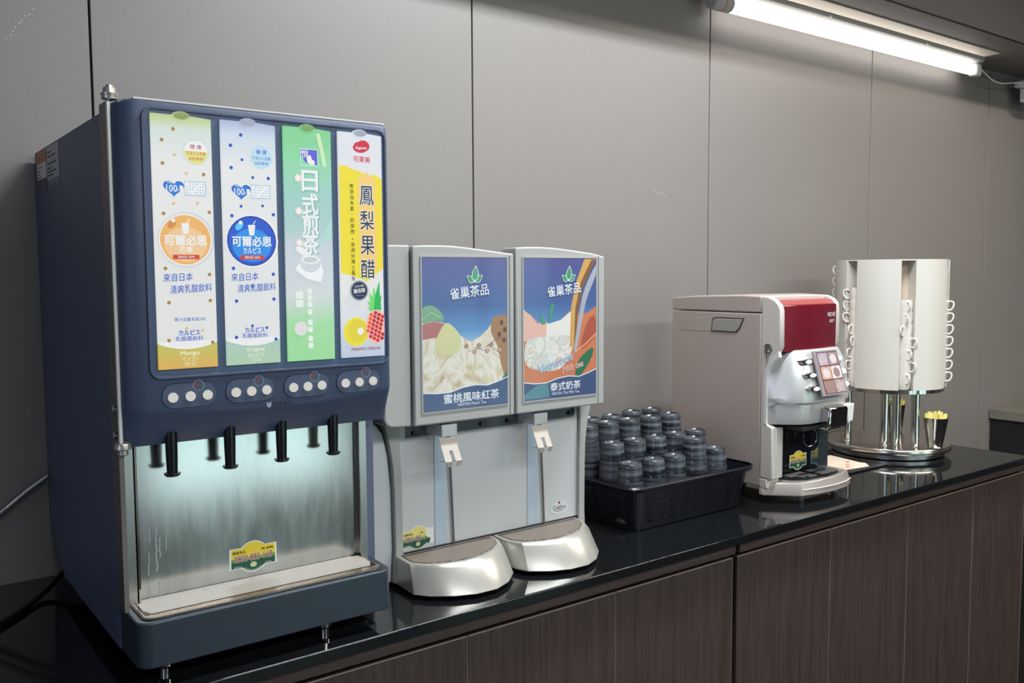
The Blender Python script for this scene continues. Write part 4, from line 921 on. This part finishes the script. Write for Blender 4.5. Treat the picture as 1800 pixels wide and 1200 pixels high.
# base tray
bt = [(CX0 - .002, 1.387), (CX0 - .002, 1.376), (CX0 + .062, 1.309), (CX0 + .115, 1.297), (CX0 + .18, 1.293), (CX0 + .235, 1.299), (CX0 + .275, 1.313), (CX0 + .278, 1.387)]
bl_ = [(a, b) for a, b in bt]; tp = [(CX0 + .14 + (a - CX0 - .14) * .95, 1.387 + (b - 1.387) * .93) for a, b in bt]
mb = MB(); mb.loft([[W(a, b, .020) for a, b in bt], [W(a, b, .032) for a, b in bt], [W(a, b, .050 + .008 * (a - CX0) / .28) for a, b in tp]], mat('tray_champagne', (182, 172, 164), .3, metal=.3)); tb = mb.build('base_tray', T3, bevel=.002, angle=30)
MB().box(CX0, CX0 + .050, 1.366, 1.388, .038, .061, m_champ).build('cheek_foot', T3, bevel=.002)
gw = [(CX0 + .06, 1.373), (CX0 + .07, 1.345), (CX0 + .10, 1.320), (CX0 + .17, 1.310), (CX0 + .225, 1.316), (CX0 + .245, 1.335), (CX0 + .245, 1.373)]
MB().prism_z(gw, .050, .0605, m_black).build('grille_well', tb)
for i in range(17):
    x = CX0 + .072 + i * .0102
    dm = 1.345 if i < 2 else (1.328 if i < 4 else 1.318)
    if i in (7, 8): continue
    MB().box(x, x + .0042, dm, 1.371, .0606, .0612, m_silver).build('slat', tb)
MB().box(CX0 + .10, CX0 + .21, 1.342, 1.347, .0606, .0632, m_black).build('cross_bar', tb)
rl = MB(); rl.tube([W(a, b - .0006, .036) for a, b in [(CX0 + .066, 1.3085)] + bt[3:7]], .0012, m_white, 6); rl.build('piping', tb)
for x, d_ in ((1.900, 1.338), (2.037, 1.334), (1.84, 1.62), (2.03, 1.62)): MB().lathe([(.0085, .0395 if d_ > 1.5 else .0195), (.0085, .004), (.007, .0006)], x, d_, mat('foot_grey', (140, 142, 144), .4), 14).build('foot', T3)

# ================================================================= SERVING MAT
t = thing('serving_tray', 'flat black tray with a printed paper mat between coffee machine and carousel', 'tray', W(2.30, 1.53, 0))
MB().prism_z([(2.10, 1.66), (2.10, 1.425), (2.445, 1.425), (2.445, 1.46), (2.42, 1.66)], .0006, .0045, m_black).build('tray_plate', t, bevel=.001)
o = MB().prism_z([(2.16, 1.63), (2.14, 1.47), (2.37, 1.440), (2.40, 1.47), (2.395, 1.485), (2.42, 1.60)], .0050, .0060, mat('paper_mat', (226, 206, 186), .6, vary=.12, vscale=30)).build('paper_mat', origin=W(2.3, 1.53, .005)); tag(o, 'cream and pink printed paper lying on the flat black tray', 'paper')
A = Art(lambda a, b, w: W(a, b, .0061 + w), .0002); pk = mat('paper_pink', (206, 150, 130), .6)
for i in range(7): A.ell(2.19 + .03 * i, 1.47 + .02 * ((i * 5) % 4), .012, .006, pk, 10, .4)
A.build('print', o, origin=W(2.3, 1.53, .005), smooth=False)

# ================================================================= CAROUSEL
KX, KD, KR = 2.650, 1.550, .165
ec = Vector((-KX, -KD)).normalized(); er = Vector((-ec.y, ec.x)); er = er if er.dot(Vector((sin(yaw), -cos(yaw)))) > 0 else -er
def K(rho, phi, z):
    p_ = Vector((KX, KD)) + rho * (cos(radians(phi)) * ec + sin(radians(phi)) * er); return W(p_.x, p_.y, z)
T4 = thing('cup_carousel', 'cream drum carousel for espresso cups on a polished steel turntable', 'cup carousel', W(KX, KD, 0))
def klathe(prof, m, n=72, cap=True): mb = MB(); return mb.lathe(prof, KX, KD, m, n, cap)
klathe([(.162, .001), (.166, .003), (.166, .014), (.160, .017)], m_steel).build('foot_ring', T4)
klathe([(.178, .018), (.1845, .019), (.1855, .023), (.1855, .033), (.1835, .036), (.178, .0345)], mat('tray_steel', (222, 216, 206), .2, metal=1.)).build('turntable', T4, angle=50)
klathe([(.0, .200), (.158, .200), (.159, .2005), (.159, .212), (.0, .212)], m_chrome).build('support_plate', T4)
m_col = mat('column_steel', (205, 206, 200), .14, metal=1.)
for phi, rho in ((-62, .132), (-5, .112), (16, .085), (38, .125), (-118, .145)):
    p_ = K(rho, phi, 0); mb = MB(); X_, d_ = p_.x, p_.y + DW
    mb.lathe([(.0135, .0350), (.0140, .0375), (.0122, .038), (.0122, .199)], X_, d_, m_col, 20); mb.build('column', T4)
ZB, ZT = .2125, .603
m_drum2 = mat('drum_inner', (214, 196, 176), .4)
klathe([(.118, ZB + .001), (.118, ZT - .004)], m_drum2, 60).build('core', T4)
klathe([(.0, ZT - .0038), (.160, ZT - .0038), (.160, ZT), (.0, ZT)], m_drum).build('top_plate', T4)
slots = [-43, 17, 77, 137, 197, 257]; HA = 7.3
for s_ in slots:
    rg = []
    a0, a1 = s_ + HA, s_ + 60 - HA
    for i in range(17):
        a = a0 + (a1 - a0) * i / 16; rg.append([K(KR, a, ZB), K(KR, a, ZT - .001), K(KR - .003, a, ZT - .001), K(KR - .003, a, ZB)])
    MB().loft(rg, m_drum).build('curved_panel', T4)
    for a in (a0, a1):
        e = .6 if a == a0 else -.6
        MB().loft([[K(.119, a, ZB + .001), K(.119, a, ZT - .005), K(KR - .0035, a, ZT - .005), K(KR - .0035, a, ZB + .001)], [K(.119, a + e, ZB + .001), K(.119, a + e, ZT - .005), K(KR - .0035, a + e, ZT - .005), K(KR - .0035, a + e, ZB + .001)]], m_drum).build('slot_side', T4)
o = MB(); 
# espresso cups
cp = [(.0, .002), (.013, .002), (.0135, .0), (.0150, .0), (.0170, .006), (.0185, .016), (.0203, .030), (.0212, .052), (.0205, .052), (.0193, .034), (.0165, .018), (.0, .015)]
def cup_parts():
    root = thing('espresso_cup', 'x', 'cup', (0, 0, 0))
    mb = MB(); n = 20
    mb.loft([[Vector((r_ * cos(2 * pi * k / n), r_ * sin(2 * pi * k / n), z)) for k in range(n)] for r_, z in cp], m_cupw, cap=False); b_ = mb.build('cup_body', root, origin=(0, 0, 0))
    pts = [Vector((0.0198, 0, .0425)), Vector((.026, 0, .0455)), Vector((.0345, 0, .0440)), Vector((.0375, 0, .037)), Vector((.0355, 0, .027)), Vector((.029, 0, .0195)), Vector((.0190, 0, .0195))]
    mb = MB(); P_ = smooth_path(pts, 4); mb.tube(P_, .0026, m_cupw, 7); h_ = mb.build('handle', root, origin=(0, 0, 0))
    return root, [b_, h_]
croot, cch = cup_parts(); used = False
CP = .0361
plan = [(17, 7, 'front slot', [0, -3, -12, 14, 4, 12, 2]), (-43, 8, 'left slot', [-16, -18, -14, 4, 8, 2, 0, -4]), (77, 7, 'right edge slot', [5] * 7), (257, 10, 'far left edge slot', [-2] * 10)]
ordw = ['topmost', 'second from top', 'third from top', 'fourth from top', 'fifth from top', 'sixth from top', 'seventh from top', 'eighth from top', 'ninth from top', 'tenth from top', 'lowest']
for phi, n_, sname, jit in plan:
    for i in range(n_):
        z = ZB + .0012 + (n_ - 1 - i) * CP
        p_ = K(KR - .022, phi, z); q_ = K(KR + .05, phi, z); ang = math.atan2(q_.y - p_.y, q_.x - p_.x) + radians(jit[i] * 3.0)
        if not used: root = croot; used = True
        else:
            root = croot.copy(); COL.objects.link(root)
            for c_ in cch: cc = c_.copy(); COL.objects.link(cc); cc.parent = root
        root.location = p_; root.rotation_euler = (0, 0, ang)
        root['label'] = 'white espresso cup, %s in the %s of the carousel' % ('lowest' if i == n_ - 1 else ordw[i], sname); root['category'] = 'cup'; root['group'] = 'white espresso cups in the carousel slots'
# steel beakers with yellow packets
m_yel = mat('yellow_paper', (248, 236, 140), .5)
for (x, d_, rt, rb_, lab, lab2) in ((2.640, 1.390, .0355, .0205, 'steel beaker at the front edge of the turntable', 'front'), (2.806, 1.612, .028, .018, 'steel beaker behind the carousel columns', 'rear')):
    m_beak = mat('beaker_steel', (200, 196, 190), .2, metal=1.)
    o = MB().lathe([(rb_, .0362), (rb_ + .001, .038), (rt, .1265), (rt + .001, .1275), (rt - .001, .1275), (rb_ - .002, .045), (0, .044)], x, d_, m_beak, 32, cap=False).build('steel_beaker', origin=W(x, d_, .036), angle=50)
    tag(o, 'tapered polished ' + lab, 'beaker', 'steel beakers on the turntable')
    for i in range(11):
        a = 2 * pi * i / 11; rr = rt * (.62 if i % 2 else .40); mb = MB(); cx_, cd_ = x + rr * cos(a), d_ + rr * sin(a); ww = .0055; zt_ = .136 + .007 * random.random()
        rot = random.uniform(0, pi); lean = .25
        pts = [(-ww, .062), (ww, .062), (ww * 1.05, zt_ - .004), (ww * .5, zt_ + .002), (0, zt_ - .002), (-ww * .6, zt_ + .003), (-ww * 1.05, zt_ - .003)]
        rr_ = []
        for th in (-.0012, .0012): rr_.append([W(cx_ + (q * cos(rot) - th * sin(rot)) + lean * (z - .09) * cos(a) * .35, cd_ + q * sin(rot) + th * cos(rot) + lean * (z - .09) * sin(a) * .35, z) for q, z in pts])
        mb.loft(rr_, m_yel); o = mb.build('yellow_packet', origin=W(cx_, cd_, .062))
        tag(o, 'frilled yellow paper packet standing in the %s steel beaker' % lab2, 'packet', 'yellow packets in the %s beaker' % lab2)
